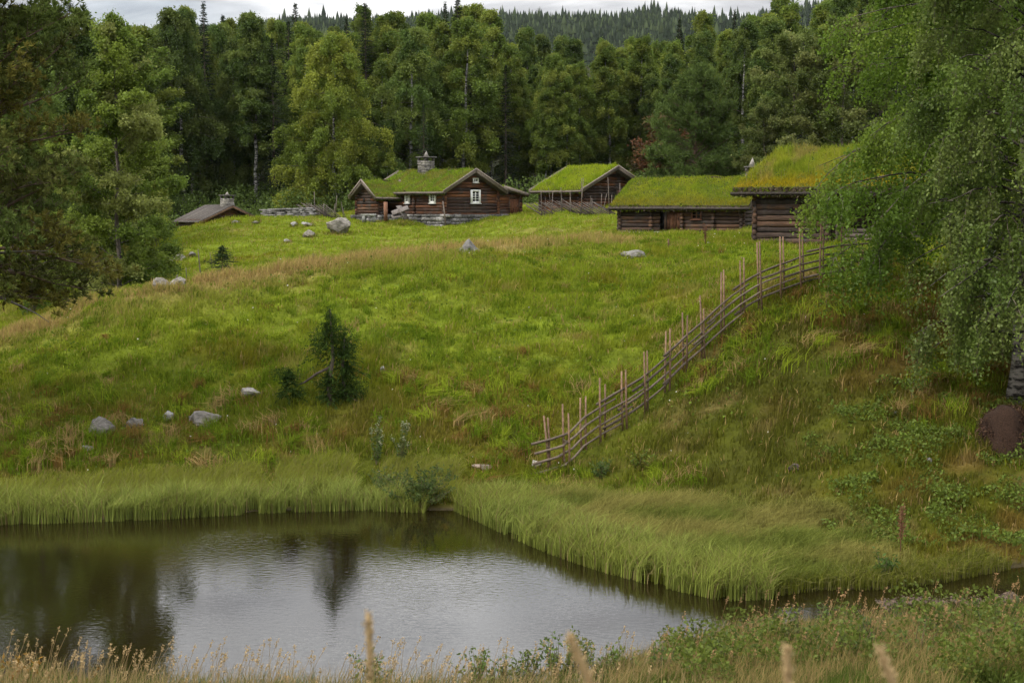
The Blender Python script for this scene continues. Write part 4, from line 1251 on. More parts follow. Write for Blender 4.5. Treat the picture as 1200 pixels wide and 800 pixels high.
def main_cottage():
    g = np.random.default_rng(101)
    p = pix(521, 263, 96)
    zg = float(p[2])
    root = empty('log_cottage', p, math.radians(40 - 90))
    Z = lambda z: z - zg
    zb, zt, zr = Z(7.55), Z(9.18), Z(10.42)
    W, L = 4.6, 8.0
    # window places on the long front wall (y=0, normal -y) measured from its left end x=-L
    w1, w2 = (-4.1, .56), (-1.18, .70)
    zc, hw = Z(8.76), .92
    op = [(L + w1[0] - w1[1] / 2, L + w1[0] + w1[1] / 2, zc - hw / 2, zc + hw / 2), (L + w2[0] - w2[1] / 2, L + w2[0] + w2[1] / 2, zc - hw / 2, zc + hw / 2)]
    log_wall(root, (-L, 0), (0, 0), zb, zt, g, openings=op)
    gw, aw = (2.58, .84), (2.60, .46)
    za = Z(9.86)
    opg = [(gw[0] - gw[1] / 2, gw[0] + gw[1] / 2, zc - hw / 2, zc + hw / 2), (aw[0] - aw[1] / 2, aw[0] + aw[1] / 2, za - .16, za + .16)]
    log_wall(root, (0, 0), (0, W), zb, zt, g, openings=opg, half=True, gable=(W / 2, zr))
    log_wall(root, (0, W), (-L, W), zb, zt, g)
    log_wall(root, (-L, W), (-L, 0), zb, zt, g, half=True, gable=(W / 2, zr))
    log_stub(root, -3.27, 0, zb, zt, (0, -1), g)
    # near-black blocks behind the panes, indoor gloom put into their colour
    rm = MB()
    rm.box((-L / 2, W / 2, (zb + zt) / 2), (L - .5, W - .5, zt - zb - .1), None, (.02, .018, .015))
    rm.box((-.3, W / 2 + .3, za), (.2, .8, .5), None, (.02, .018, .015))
    rm.build('dark_infill', M['board'], root)
    window(root, (w1[0], 0, zc), w1[1], hw, (0, -1), (2, 4), g, .12)
    window(root, (w2[0], 0, zc), w2[1], hw, (0, -1), (2, 4), g, .14)
    window(root, (0, gw[0], zc), gw[1], hw, (1, 0), (2, 4), g, .13)
    window(root, (0, aw[0], za), aw[1], .32, (1, 0), (2, 1), g, .07)
    # lean-to along the far side
    zl0, zl1 = Z(9.15), Z(8.72)
    W2 = 6.65
    log_wall(root, (0, W), (0, W2), zb, Z(8.75), g, half=True, openings=[(1.05, 1.95, zb + .02, Z(8.6))])
    log_wall(root, (0, W2), (-5, W2), zb, Z(8.75), g)
    plank_door(root, (.0, W + 1.5, Z(8.12)), .82, 1.0, (1, 0), g, np.array([.17, .075, .04]))
    foundation(root, [(-L, -.0), (0.02, -.0), (.02, W2), (-4, W2)], zb, .95, g)
    roof = gable_roof(root, -L, 0, 0, W, zt, zr, g, TURF, .50, .42, .20, 15000, .15, wv=None)
    lt = MB()
    a, b = np.array((0.45, W + .25, Z(9.36))), np.array((-5.4, W + .25, Z(9.36)))
    turf_slope(lt, a, b, (0, 2.15, -.52), .16, g, TURF, 3500, .13)
    lt.build('lean_to_turf', [M['grass'], M['soil']], roof)
    dk = MB()
    dk.box((-2.5, W + 1.33, Z(9.07)), (5.9, 2.2, .06), rotx(-.237), BOARD * .5)
    dk.build('lean_to_deck', M['board'], roof)
    planks(roof, 'barge_board', (.52, W + .2, Z(9.42)), (.52, W + 2.45, Z(8.88)), .22, .05, (0, 0, 1), BOARD, g)
    chimney(roof, -5.0, W / 2 - .1, zr - .15, .86, 1.0, g)
    # cross wing with its own small gable
    x0, x1, yf = -7.55, -5.2, -1.95
    wt, wr, wb = Z(8.86), Z(9.72), Z(7.5)
    log_wall(root, (x0, yf), (x1, yf), wb, wt, g, half=True, gable=((x1 - x0) / 2, wr), cols=GREYLOG + LOGC)
    log_wall(root, (x0, 0), (x0, yf), wb, wt, g)
    log_wall(root, (x1, yf), (x1, yf + .7), wb, wt, g, over=.05)
    gable_roof(root, x0, x1, yf, .4, wt, wr, g, TURF, .40, .36, .16, 5000, .13, axis='y')
    vent_block = MB(); vent_block.box((x0 + .95, yf - .06, Z(8.52)), (.26, .06, .26), None, (.015, .012, .01)); vent_block.build('dark_vent_block', M['board'], root)  # solid near-black block on the wall, the vent's darkness painted
    foundation(root, [(x0, -.0), (x0, yf), (x1, yf), (x1, 0)], wb, .6, g)
    return tag(root, 'brown log cottage with turf roof, stone chimney and small white windows', 'cottage')
cottage = main_cottage()

def small_barn():
    g = np.random.default_rng(103)
    p = pix(681, 245, 97)
    zg = float(p[2]); Z = lambda z: z - zg
    root = empty('turf_roof_barn', p, math.radians(40 - 90))
    W, L = 5.85, 4.15
    zb, zt, zr = Z(7.7), Z(9.28), Z(10.66)
    log_wall(root, (-L, 0), (0, 0), zb, zt, g)
    log_wall(root, (0, 0), (0, W), zb, zt, g, half=True, gable=(W / 2, zr), openings=[(3.3, 4.25, zb, Z(9.25))])
    log_wall(root, (0, W), (-L, W), zb, zt, g)
    log_wall(root, (-L, W), (-L, 0), zb, zt, g, half=True, gable=(W / 2, zr))
    rm = MB(); rm.box((-L / 2, W / 2, (zb + zt) / 2), (L - .5, W - .5, zt - zb), None, (.02, .018, .015)); rm.build('dark_infill', M['board'], root)  # solid near-black block, the barn's unlit inside put into its colour
    plank_door(root, (.0, 3.77, Z(8.5)), .8, 1.45, (1, 0), g, np.array([.17, .09, .06]))
    foundation(root, [(-L, 0), (0, 0), (0, W)], zb, .5, g)
    gable_roof(root, -L, 0, 0, W, zt, zr, g, TURF_G, .55, .5, .22, 16000, .22)
    return tag(root, 'small brown log barn with bright green turf roof and grey gable boards', 'barn')
small_barn()

def low_barn():
    g = np.random.default_rng(105)
    p = pix(869, 273, 74)
    zg = float(p[2]); Z = lambda z: z - zg
    root = empty('low_log_barn', p, math.radians(-28))
    L, W = 6.85, 5.2
    zb, zt, zr = 0.05, Z(8.16), Z(9.42)
    dz0, dz1 = .12, Z(8.06)
    op = [(L - 4.55, L - 3.35, dz0, dz1), (L - 2.75, L - 2.17, Z(7.42), Z(8.06))]
    log_wall(root, (-L, 0), (0, 0), zb, zt, g, GREYLOG, openings=op, h=.2)
    log_wall(root, (0, 0), (0, W), zb, zt, g, GREYLOG, half=True, gable=(W / 2, zr), h=.2)
    log_wall(root, (0, W), (-L, W), zb, zt, g, GREYLOG, h=.2)
    log_wall(root, (-L, W), (-L, 0), zb, zt, g, GREYLOG, half=True, gable=(W / 2, zr), h=.2)
    rm = MB(); rm.box((-L / 2, W / 2, (zb + zt) / 2), (L - .5, W - .5, zt - zb), None, (.016, .014, .012)); rm.build('dark_infill', M['board'], root)  # near-black fill, darkness inside the barn given as colour
    plank_door(root, (-3.75, -.02, (dz0 + dz1) / 2 - .02), .78, dz1 - dz0 - .1, (0, -1), g, np.array([.14, .065, .038]))
    for x in (-5.0, -3.25, -1.5): log_stub(root, x, 0, zb, zt, (0, -1), g, GREYLOG, .2)
    window(root, (-2.46, .02, Z(7.74)), .58, .62, (0, -1), (2, 3), g, .07, (.16, .075, .045))
    foundation(root, [(-L, 0), (0, 0), (0, W)], zb, .4, g)
    roof = gable_roof(root, -L, 0, 0, W, zt, zr, g, TURF_Y, .50, .42, .24, 26000, .15, mos=np.array([.23, .20, .02]), boards=False, rim=.85, eave_color=BOARD * .35)
    mp_ = Vector(p)
    # pointed stone cap that shows beyond the roof's right end
    q = pix(881, 207, 79)
    lx = Matrix.Rotation(math.radians(28), 3, 'Z') @ (Vector(q) - mp_)
    chimney(roof, lx.x, lx.y, lx.z - .35, .55, .55, g, True, .5)
    return tag(root, 'long low log barn with yellow-green turf roof and a plank door', 'barn')
low_barn()

def storehouse():
    g = np.random.default_rng(107)
    p = pix(885, 289, 66)
    zg = float(p[2]); Z = lambda z: z - zg
    root = empty('log_storehouse', p, math.radians(-38))
    L, W = 7.6, 7.6
    A = 3.62
    zb, zt, zr = -0.12, Z(8.88), Z(10.38)
    log_wall(root, (0, 0), (A, 0), zb, zt, g, GREYLOG, h=.26)
    log_wall(root, (A, 0), (A, W), zb, zt, g, GREYLOG, half=True, h=.26)
    log_wall(root, (L, W), (0, W), zb, zt, g, GREYLOG, h=.26)
    log_wall(root, (0, W), (0, 0), zb, zt, g, GREYLOG, half=True, gable=(W / 2, zr), h=.26)
    log_wall(root, (A, 1.6), (L, 1.6), zb, zt, g, GREYLOG, h=.26)
    log_wall(root, (L, 1.6), (L, W), zb, zt, g, GREYLOG, half=True, h=.26)
    # open porch: carrying beam, two posts, a breast of grey logs
    pm = MB(); pm.tube([(A - .3, -.05, zt - .25), (L + .3, -.05, zt - .25)], .13, 8, col=GREYLOG[2] * 1.2); pm.build('porch_beam', M['log'], root, smooth=True)
    for x in (A + .45, L - .1):
        po = MB(); po.tube([(x, -.05, zb), (x + .1, -.05, zt - .3)], .085, 7, col=BOARD * .8); po.build('porch_post', M['board'], root, smooth=True)
    log_wall(root, (A + .75, .25), (L, .25), zb, zb + .85, g, [BOARD * .75, BOARD * .6], h=.2, name='porch_rail')
    vent_block = MB(); vent_block.box((1.85, -.08, Z(8.0)), (.16, .05, .16), None, (.012, .01, .01)); vent_block.build('dark_vent_block', M['board'], root)  # dark block on the logs, shade of a vent put into its colour
    foundation(root, [(0, 0), (A, 0), (L, .2)], zb, .4, g)
    gable_roof(root, 0, L, 0, W, zt, zr, g, [np.array([.175, .225, .018]), np.array([.25, .27, .026]), np.array([.26, .21, .06])], .95, .55, .34, 42000, .34, boards=False, mos=MOSS, wv=lambda u, v: 1.15 - .75 * sstep(.7, 1, v), eave_color=BOARD * .22, rim=.95)
    return tag(root, 'tall log storehouse with thick mossy turf roof beside the birch', 'storehouse')
storehouse()

def plank_hut():
    g = np.random.default_rng(109)
    ap = pix(272, 240, 112)
    a = math.radians(40)
    u = np.array([math.sin(a), -math.cos(a), 0]); v = np.array([math.cos(a), math.sin(a), 0])
    W, L = 5.2, 3.6
    base = ap - v * W / 2 - u * .4
    zr = 0.0
    zg = float(ap[2]) - 2.9
    root = empty('plank_roof_hut', (base[0], base[1], zg), math.radians(-50))
    zr, zt, zb = 2.80, 1.65, 0.1
    log_wall(root, (-L, 0), (0, 0), zb, zt, g)
    log_wall(root, (0, 0), (0, W), zb, zt, g, half=True, gable=(W / 2, zr))
    log_wall(root, (0, W), (-L, W), zb, zt, g)
    log_wall(root, (-L, W), (-L, 0), zb, zt, g, half=True, gable=(W / 2, zr))
    foundation(root, [(-L, 0), (0, 0), (0, W)], zb, .5, g)
    sl = (zr - zt) / (W / 2); e = W / 2 + .4
    dk = MB()
    for s in (-1, 1):
        x = -L - .45
        while x < .45:
            w = g.uniform(.14, .22)
            for lay in (0,):
                q0, q1 = np.array((x + w / 2, W / 2, zr + .06 + g.uniform(0, .04))), np.array((x + w / 2, W / 2 + s * (e + g.uniform(0, .08)), zr - sl * e + .06 + g.uniform(0, .03)))
                d = unit(q1 - q0); R = np.stack([np.array([1, 0, 0]), d, np.cross(np.array([1, 0, 0]), d)], 1)
                dk.box((q0 + q1) / 2, (w * .95, np.linalg.norm(q1 - q0), .04), R, np.array([.092, .08, .07]) * g.uniform(.65, 1.2))
            x += w
    roof = dk.build('roof', M['board'], root)
    for s in (-1, 1):
        planks(roof, 'barge_board', (.47, W / 2, zr - .02), (.47, W / 2 + s * (e + .02), zr - sl * e - .02), .2, .05, (0, 0, 1), np.array([.15, .09, .06]), g)
    chimney(roof, -.55, W / 2 + .1, zr - .2, .80, .75, g, True, .25)
    return tag(root, 'hut with grey plank roof and small chimney half sunk behind the hill', 'hut')
plank_hut()

# ------------------------------------------------------------------ walls, fences, stakes
def stone_wall():
    g = np.random.default_rng(111)
    a, b = pix(313, 259, 104), pix(372, 257, 103)
    root_loc = a.copy()
    mb = MB()
    L = np.linalg.norm((b - a)[:2]); d = unit((b - a)); ang = math.atan2(d[1], d[0])
    for row in range(11):
        s = g.uniform(-.2, 0); z = -.5 + row * .13
        while s < L:
            w = g.uniform(.2, .6); gcol = g.uniform(.13, .27)
            mb.box((d[0] * s, d[1] * s + g.uniform(-.04, .04), z + d[2] * s), (w, g.uniform(.5, .65), .125), rotz(ang + g.uniform(-.08, .08)), (gcol, gcol * .95, gcol * .9), jit=.025, rng=g)
            s += w
    o = mb.build('stone_wall', M['stone_clean'], at=tuple(root_loc))
    tag(o, 'low grey dry stone wall between the hut and the yellow-green birch', 'wall')
stone_wall()

def pole_fence():
    """the long round-pole fence climbing the slope: paired posts, lapping rails, withy bands"""
    g = np.random.default_rng(113)
    S = lambda a, b: (580 + a / 2.5, 250 + b / 2.5)
    posts = [((143, 592), (160, 757)), ((155, 598), (162, 764)), ((198, 558), (205, 745)), ((215, 585), (220, 756)), ((250, 540), (255, 690)), ((266, 535), (268, 700)),
             ((307, 482), (310, 672)), ((323, 500), (323, 665)), ((371, 462), (374, 630)), ((383, 457), (388, 636)), ((437, 405), (440, 590)), ((446, 402), (449, 584)),
             ((501, 345), (497, 520)), ((513, 337), (513, 526)), ((549, 290), (553, 462)), ((564, 298), (563, 474)), ((601, 240), (605, 420)), ((611, 278), (616, 430)),
             ((663, 172), (663, 370)), ((670, 165), (673, 362)), ((718, 138), (720, 305)), ((729, 130), (733, 302)), ((768, 85), (772, 277)), ((775, 82), (785, 297)),
             ((835, 68), (836, 252)), ((844, 68), (848, 247)), ((892, 42), (897, 227)), ((900, 40), (908, 222)), ((955, 30), (950, 217)), ((961, 40), (962, 212)),
             ((1015, 25), (1016, 192)), ((1021, 30), (1022, 190)), ((1066, 95), (1068, 190)), ((1077, 90), (1078, 188)), ((1140, 60), (1141, 180)), ((1150, 55), (1150, 182))]
    loc0 = None; places = []
    for k, (t, b) in enumerate(posts):
        (tx, ty), (bx, by) = S(*t), S(*b)
        hx, hy, hz = hit(bx, by, 30, 70)
        hy2 = hy + (0.10 if k % 2 else -0.10)
        tp_ = pix(tx, ty, hy2)
        places.append((np.array([hx, hy2, gz(hx, hy2) - .25]), tp_))
    root = empty('pole_fence', (places[0][0][0], places[0][0][1], places[0][0][2] + .25))
    o0 = np.array(root.location)
    for b, t in places:
        mb = MB(); m = (b + t) / 2 + g.normal(size=3) * .012
        c = np.array([0.185, 0.115, 0.072]) * g.uniform(.75, 1.25)
        mb.tube([b - o0, m - o0, t - o0], [.036, .032, .026], 7, col=c)
        mb.build('post', M['board'], root, smooth=True)
    # spine between the paired posts
    spine = np.array([(places[i][0] + places[i + 1][0]) / 2 for i in range(0, len(places), 2)])
    spine[:, 2] = [gz(p[0], p[1]) for p in spine]
    spine[1:-1, 2] = (spine[:-2, 2] + 2 * spine[1:-1, 2] + spine[2:, 2]) / 4
    first = spine[0] + (spine[0] - spine[1]) * 1.05
    first[2] = spine[0][2] + (spine[0][2] - spine[1][2]) * .75
    spine = np.vstack([first, spine])
    ln = np.concatenate([[0], np.cumsum(np.linalg.norm(np.diff(spine, axis=0), axis=1))])
    def at(s): return np.array([np.interp(s, ln, spine[:, k]) for k in range(3)])
    tot = ln[-1]
    for row, (hh, off) in enumerate(((.30, -.45), (.58, .05), (.86, .1), (1.16, .0))):
        s = off; n = 0
        while s < tot - .5:
            Ln = g.uniform(3.2, 5.2); e_ = min(tot, s + Ln)
            pts = []
            for q in np.linspace(s, e_, 7):
                f = (q - s) / (e_ - s)
                p = at(q) if q >= 0 else spine[0] + (spine[0] - spine[1]) / np.linalg.norm(spine[1] - spine[0]) * (-q)
                hv = hh + .16 * (1 - f) - .05 + .008 * g.normal()
                pts.append(p + np.array([0, .05 * (1 if n % 2 else -1), hv - .30 * (1 - float(sstep(0, 4.5, q)))]))
            mb = MB(); c = np.array([0.125, 0.096, 0.072]) * g.uniform(.7, 1.25)
            mb.tube(np.array(pts) - o0, np.linspace(.042, .027, 7), 7, col=c)
            mb.build('rail', M['board'], root, smooth=True)
            s = e_ - g.uniform(.35, .8); n += 1
    for i in range(0, len(places), 2):
        (b1, t1), (b2, t2) = places[i], places[i + 1]
        f1, f2 = .52, .55
        p1, p2 = b1 + (t1 - b1) * f1, b2 + (t2 - b2) * f2
        mb = MB(); c = (p1 + p2) / 2; d = (p2 - p1) * .72
        th = np.linspace(0, 2 * np.pi, 9)
        dn = unit(d); pr = unit(np.cross(dn, (0, 0, 1)))
        ring = np.array([c + d * math.cos(t) + pr * .055 * math.sin(t) for t in th]) - o0
        mb.tube(ring, .012, 4, col=(.14, .11, .08), cap=False)
        mb.build('withy_band', M['board'], root)
    return tag(root, 'long weathered round-pole fence climbing the slope from pond to storehouse', 'fence')
pole_fence()

def slanted_fence(px0, D0, px1, D1, n, label, seed, hgt=1.5):
    g = np.random.default_rng(seed)
    x0, z0 = drop(px0, D0)
    root = empty('stake_fence', (x0, D0, z0))
    o0 = np.array([x0, D0, z0])
    P = []
    for i in range(n + 1):
        f = i / n
        D = D0 + (D1 - D0) * f; x, z = drop(px0 + (px1 - px0) * f, D)
        P.append(np.array([x, D, z]))
    P = np.array(P)
    for i in range(n + 1):
        for s in (-.12, .12):
            b = P[i] + np.array([s * .4 + g.normal() * .04, s, -.2])
            t = b + np.array([g.normal() * .12, g.normal() * .06, hgt * g.uniform(.8, 1.75)])
            mb = MB(); mb.tube([b - o0, t - o0], [.032, .02], 6, col=BOARD * g.uniform(.35, .95)); mb.build('stake', M['board'], root, smooth=True)
    for i in range(n * 4):
        f = i / (n * 4) * n; k = min(int(f), n - 1); p = P[k] + (P[k + 1] - P[k]) * (f - k)
        dirn = unit(P[-1] - P[0])
        a = p + np.array([0, g.normal() * .06, .05]); b = p + dirn * -1.9 + np.array([0, g.normal() * .06, .85 + g.normal() * .08])
        mb = MB(); mb.tube([a - o0, b - o0], [.040, .026], 5, col=BOARD * g.uniform(.2, .6)); mb.build('slanting_rail', M['board'], root, smooth=True)
    return tag(root, label, 'fence')
slanted_fence(636, 95.5, 726, 90, 8, 'grey fence of tall stakes and slanting rails before the small barn', 121)
slanted_fence(368, 103.0, 404, 101, 3, 'short old stake fence between the stone wall and the cottage wing', 122, 1.2)

def stake(px, pyb, pyt, label, seed, r=.035, lean=0, col=BOARD * .7, lo=58.0):
    g = np.random.default_rng(seed)
    hx, hy, hz = hit(px, pyb, lo, 110)
    t = pix(px + lean, pyt, hy)
    mb = MB()
    m = np.array([(hx + t[0]) / 2 + g.normal() * .02, hy, (hz + t[2]) / 2])
    b = np.array([hx, hy, hz - .2])
    mb.tube([b - b, m - b, t - b], [r * 1.1, r, r * .8], 7, col=col)
    tag(mb.build('wooden_stake', M['board'], smooth=True, at=tuple(b)), label, 'stake')
stake(236, 334, 292, 'tall thin grey stake standing beside the small cone-shaped spruce', 1, .03, -4)
stake(203, 342, 322, 'short leaning stake by the pale rocks under the aspen', 2, .035, 5)
stake(217, 336, 313, 'thin stake between the pale rocks and the tall thin stake', 3, .022, 1)
stake(250, 318, 296, 'thin stick behind the small cone-shaped spruce', 4, .018, -4)
stake(368, 311, 297, 'short grey stake in tan grass below the small boulder', 5, .035, -1)
stake(783, 292, 280, 'short dark stake in the grass before the barn door', 6, .04, 0, np.array([.12, .07, .045]))
stake(869, 309, 301, 'stubby brown post in grass just left of the fence top', 7, .05, 0, np.array([.17, .11, .07]))

def dock(px, pyb, pyt, label, seed, lo=30.0, col=np.array([.11, .05, .028])):
    """dry dock plant: stem with rusty seed clusters"""
    g = np.random.default_rng(seed)
    hx, hy, hz = hit(px, pyb, lo, 100)
    h = pix(px, pyt, hy)[2] - hz
    r = empty('dock_plant', (hx, hy, hz))
    st, sd_ = MB(), MB()
    n = 0
    for k in range(3):
        tp_ = np.array([g.normal() * .07 * h, g.normal() * .07 * h, h * g.uniform(.8, 1)])
        st.tube([(0, 0, -.05), tp_ * .5 + g.normal(size=3) * .01, tp_], [.010, .008, .004], 4, col=col)
        P = tp_ * g.uniform(.4, 1, 90)[:, None] + g.normal(size=(90, 3)) * .03 * h
        leaves(sd_, P, .05, g, col * 1.1, down=-.3)
    st.build('stem', M['board'], r); sd_.build('seed_cluster', M['leaf'], r)
    return tag(r, label, 'plant')
dock(827, 290, 261, 'dark dry dock stalk in grass before the low barn window', 131, 58)
dock(1055, 655, 590, 'tall rust-brown dock stalks on the stream bank below the birch', 132, 28, np.array([.17, .085, .045]))

# ------------------------------------------------------------------ rocks
def rock(px, py, w, h, label, seed, lo=30.0, col=(0.30, 0.29, 0.27), sink=.35, deep=None, name='boulder', peak=0.0, mat='stone'):
    g = np.random.default_rng(seed)
    hx, hy, hz = hit(px, py, lo, 110)
    k = hy / FPX
    W, Hh = w * k, h * k
    bm = bmesh.new()
    bmesh.ops.create_icosphere(bm, subdivisions=5, radius=1)
    pl = [(unit(g.normal(size=3)), g.uniform(.45, .8)) for _ in range(13)]
    off = Vector(g.uniform(0, 50, 3))
    for v in bm.verts:
        c = np.array(v.co)
        for nn, dd in pl:
            q = c @ nn
            if q > dd: c = c - nn * (q - dd) * .9
        nsd = mnoise.fractal(Vector(c) * 1.6 + off, 1.0, 2.0, 5)
        c = c * (1 + .16 * nsd + .05 * mnoise.fractal(Vector(c) * 5 + off, 1.0, 2.0, 4))
        if peak and c[2] > 0: c[2] *= 1 + peak * max(0, 1 - abs(c[0] - .1) * 1.6); 
        v.co = c
    zs = [v.co.z for v in bm.verts]; xs = [v.co.x for v in bm.verts]
    sx = W / (max(xs) - min(xs)); sz = Hh * (1 + sink) / (max(zs) - min(zs)); sy = (deep * k if deep else W * .7) / 1.6
    z0 = min(zs)
    for v in bm.verts:
        v.co = Vector((v.co.x * sx, v.co.y * sy, (v.co.z - z0) * sz - Hh * sink))
    me = bpy.data.meshes.new(name)
    bm.to_mesh(me); bm.free()
    me.polygons.foreach_set('use_smooth', np.ones(len(me.polygons), bool))
    at_ = me.color_attributes.new('Col', 'FLOAT_COLOR', 'POINT')
    at_.data.foreach_set('color', np.tile([*col, 1.0], len(me.vertices)).astype(np.float32))
    me.materials.append(M[mat])
    o = bpy.data.objects.new(name, me); COL.objects.link(o)
    o.location = (hx, hy + sy * .4, hz)
    ROCKS.append((hx, hy + sy * .4, W / 2, sy))
    return tag(o, label, 'rock')
ROCKS = []
P_ = (0.215, 0.195, 0.165)
rock(396, 275, 28, 20, 'big pale boulder on the grass left of the cottage wing', 201, 70, P_, .2, None, 'boulder', .5)
rock(362, 278, 15, 9, 'small pale boulder left of the big pale boulder', 202, 70, P_)
rock(344, 265, 9, 5, 'low grey rock under the stone wall', 203, 70)
rock(360, 265, 14, 5, 'flat grey rock under the right end of the stone wall', 204, 70)
rock(337, 284, 9, 4, 'tiny grey rock in the grass below the small pale boulder', 205, 70)
rock(548, 299, 31, 19, 'peaked grey boulder on the hill crest below the main cottage', 206, 50, (0.16, 0.152, 0.14), .3, None, 'boulder', 1.6)
rock(745, 303, 36, 10, 'low flat pale rock in the grass below the low barn', 207, 48, (0.17, 0.16, 0.14), .4)
rock(635, 283, 16, 4, 'thin flat rock in tan grass left of the low barn', 208, 50)
rock(205, 306, 28, 9, 'grey outcrop beside the upright green bush', 209, 64, (.25, .24, .22))
rock(224, 301, 9, 6, 'small dark stone right of the grey outcrop', 210, 64, (.17, .165, .15))
rock(185, 339, 22, 14, 'mottled rock at the foot of the aspen', 211, 51, P_)
rock(206, 337, 24, 12, 'pale slanting rock beside the short leaning stake', 212, 51, P_)
rock(276, 262, 10, 4, 'little pale stone in the grass before the hut', 213, 80, P_)
rock(300, 262, 9, 3, 'little flat stone in the grass right of the hut', 214, 80, P_)
rock(119, 511, 34, 23, 'square lichen-covered rock on the lower slope above the reeds', 215, 38, (.17, .155, .14), .45)
rock(155, 502, 24, 13, 'low mossy rock touching the square lichen-covered rock', 216, 38, (.15, .14, .125), .45)
rock(101, 531, 17, 8, 'dark low stone below the square lichen-covered rock', 217, 38, (.17, .165, .16), .3)
rock(197, 493, 14, 11, 'small upright grey stone between the mossy rock and the slanting slab', 218, 38, (.25, .24, .22), .3)
rock(237, 499, 42, 17, 'pale slanting slab rock in brown grass above the reeds', 219, 38, (.17, .155, .135), .45, None, 'boulder', .3)
rock(291, 467, 27, 11, 'whitish flat rock on the slope left of the stunted spruce', 220, 38, (.25, .23, .20), .3)
rock(448, 438, 7, 9, 'small white stone on the slope right of the stunted spruce', 221, 38, (.30, .28, .25), .3)
rock(321, 497, 9, 5, 'tiny pale stone below the whitish flat rock', 222, 38, P_)
rock(931, 553, 16, 9, 'dark reddish stone on the slope above the long grass', 223, 32, (.13, .10, .095), .3)
rock(1091, 544, 11, 7, 'small grey stone on the slope below the ant hill', 224, 32, (.25, .24, .23), .3)
rock(1050, 488, 8, 5, 'small grey stone below the hanging birch branches', 225, 32, (.25, .24, .23), .3)
rock(565, 551, 26, 6, 'pinkish flat stone at the edge of the reeds left of the fence end', 226, 36, (.32, .25, .21), .4)
rock(630, 549, 14, 10, 'pale rounded stone beside the lower end of the pole fence', 227, 36, (.34, .31, .26), .3)

mb = MB()
tr = np.random.default_rng(23)
for rx_, ry_, wa, wb in ROCKS + [(*hit(1192, 530, 32, 60)[:2], .9, .7)]:
    m = int(90 * (wa + wb) / .6) + 20
    a = tr.uniform(0, 2 * np.pi, m); rr = tr.uniform(.82, 1.35, m)
    x, y = rx_ + np.cos(a) * wa * rr, ry_ + np.sin(a) * wb * rr
    cc = np.where(tr.uniform(0, 1, (m, 1)) < .3, TAN * .8, np.where(tr.uniform(0, 1, (m, 1)) < .5, DEEP, OLIVE))
    blades(mb, np.column_stack([x, y, ground_z(x, y) - .02]), tr.uniform(.12, .38, m), .022, tr, cc, .8, colvar=.3, bend=.8)
tag(mb.build('rough_grass', M['grass']), 'rough grass growing against the field stones', 'grass', kind='stuff')

def anthill():
    hx, hy, hz = hit(1192, 530, 32, 60)
    k = hy / FPX
    R, H = 42 * k, 50 * k
    mb = MB(); n, m = 30, 16
    V = []
    for i in range(m + 1):
        f = i / m
        for j in range(n):
            a = j / n * 2 * math.pi
            r = R * math.sin(f * math.pi / 2) ** .8 * (1 + .07 * math.sin(3 * a + 1))
            nn = 1 + .30 * mnoise.fractal(Vector((math.cos(a) * 1.5 * f, math.sin(a) * 1.5 * f, 2.0)), 1.0, 2.0, 4)
            V.append((r * math.cos(a) * nn, r * math.sin(a) * nn, H * math.cos(f * math.pi / 2) ** 1.25 * nn - .25 * f))
    i = np.arange(m)[:, None] * n; j = np.arange(n)[None]; kk = (j + 1) % n
    mb.add(V, np.stack([i + j, i + n + j, i + n + kk, i + kk], -1).reshape(-1, 4), col=(.040, .022, .014))
    g = np.random.default_rng(7)
    a, f = g.uniform(0, 6.28, 6000), g.uniform(0, 1, 6000) ** .6
    P = np.stack([R * np.sin(f * np.pi / 2) ** .8 * np.cos(a), R * np.sin(f * np.pi / 2) ** .8 * np.sin(a), H * np.cos(f * np.pi / 2) ** 1.25 - .25 * f + .01], -1) * g.uniform(.93, 1.06, (6000, 1))
    leaves(mb, P, .14, g, np.where(g.uniform(size=(len(P), 1)) < .25, np.array([.14, .085, .05]), np.array([.065, .034, .021])), down=.5, width=.08, colvar=.7, out=np.column_stack([P[:, 0], P[:, 1], 0 * P[:, 0]]) * 1.2)
    tag(mb.build('ant_hill', M['anthill'], smooth=True, at=(hx, hy + R * .8, hz)), 'brown dome-shaped ant hill at the foot of the old birch', 'ant hill')
anthill()

# things standing by the cottage
g = np.random.default_rng(301)
hx, hy, hz = hit(470, 258, 85, 105)
root = empty('plank_pile', pix(468, 256, 96.5))
for k, (a, b, c, d) in enumerate([((-.5, 0, .35), (.6, .1, .75), .75, .05), ((.5, -.15, -.05), (-.05, .05, .85), .6, .05), ((-.5, -.25, .1), (.3, -.1, .25), .5, .06)]):
    planks(root, 'plank', a, b, c, d, (0.2, 1, .5), np.array([.15, .13, .115]), g)
tag(root, 'leaning heap of grey planks before the cottage wing', 'planks')
mb = MB(); mb.box((0, 0, .55), (.22, .2, 1.3), rotz(.4), np.array([.20, .10, .06])); 
tag(mb.build('wooden_post', M['board'], at=tuple(pix(452, 254, 97.5) - np.array([0, 0, .2]))), 'reddish upright post beside the leaning grey planks', 'post')
root = empty('stone_bench', pix(432, 258.5, 96))
mb = MB(); mb.box((0, 0, .38), (.95, .5, .12), rotz(-.2), (.26, .26, .23), jit=.03, rng=g); mb.build('slab', M['stone_clean'], root)
for s in (-1, 1):
    mb = MB(); mb.box((s * .3, 0, .1), (.22, .4, .44), rotz(-.2), (.22, .22, .2), jit=.03, rng=g); mb.build('leg', M['stone_clean'], root)
tag(root, 'low grey stone bench before the small gable of the cottage wing', 'bench')
b = pix(522, 264, 95.3); t = pix(519, 236, 95.6)
mb = MB(); mb.tube([(0, 0, 0), tuple((t - b) * .5 + np.array([.02, 0, 0])), tuple(t - b)], [.06, .05, .04], 7, col=BOARD * .8)
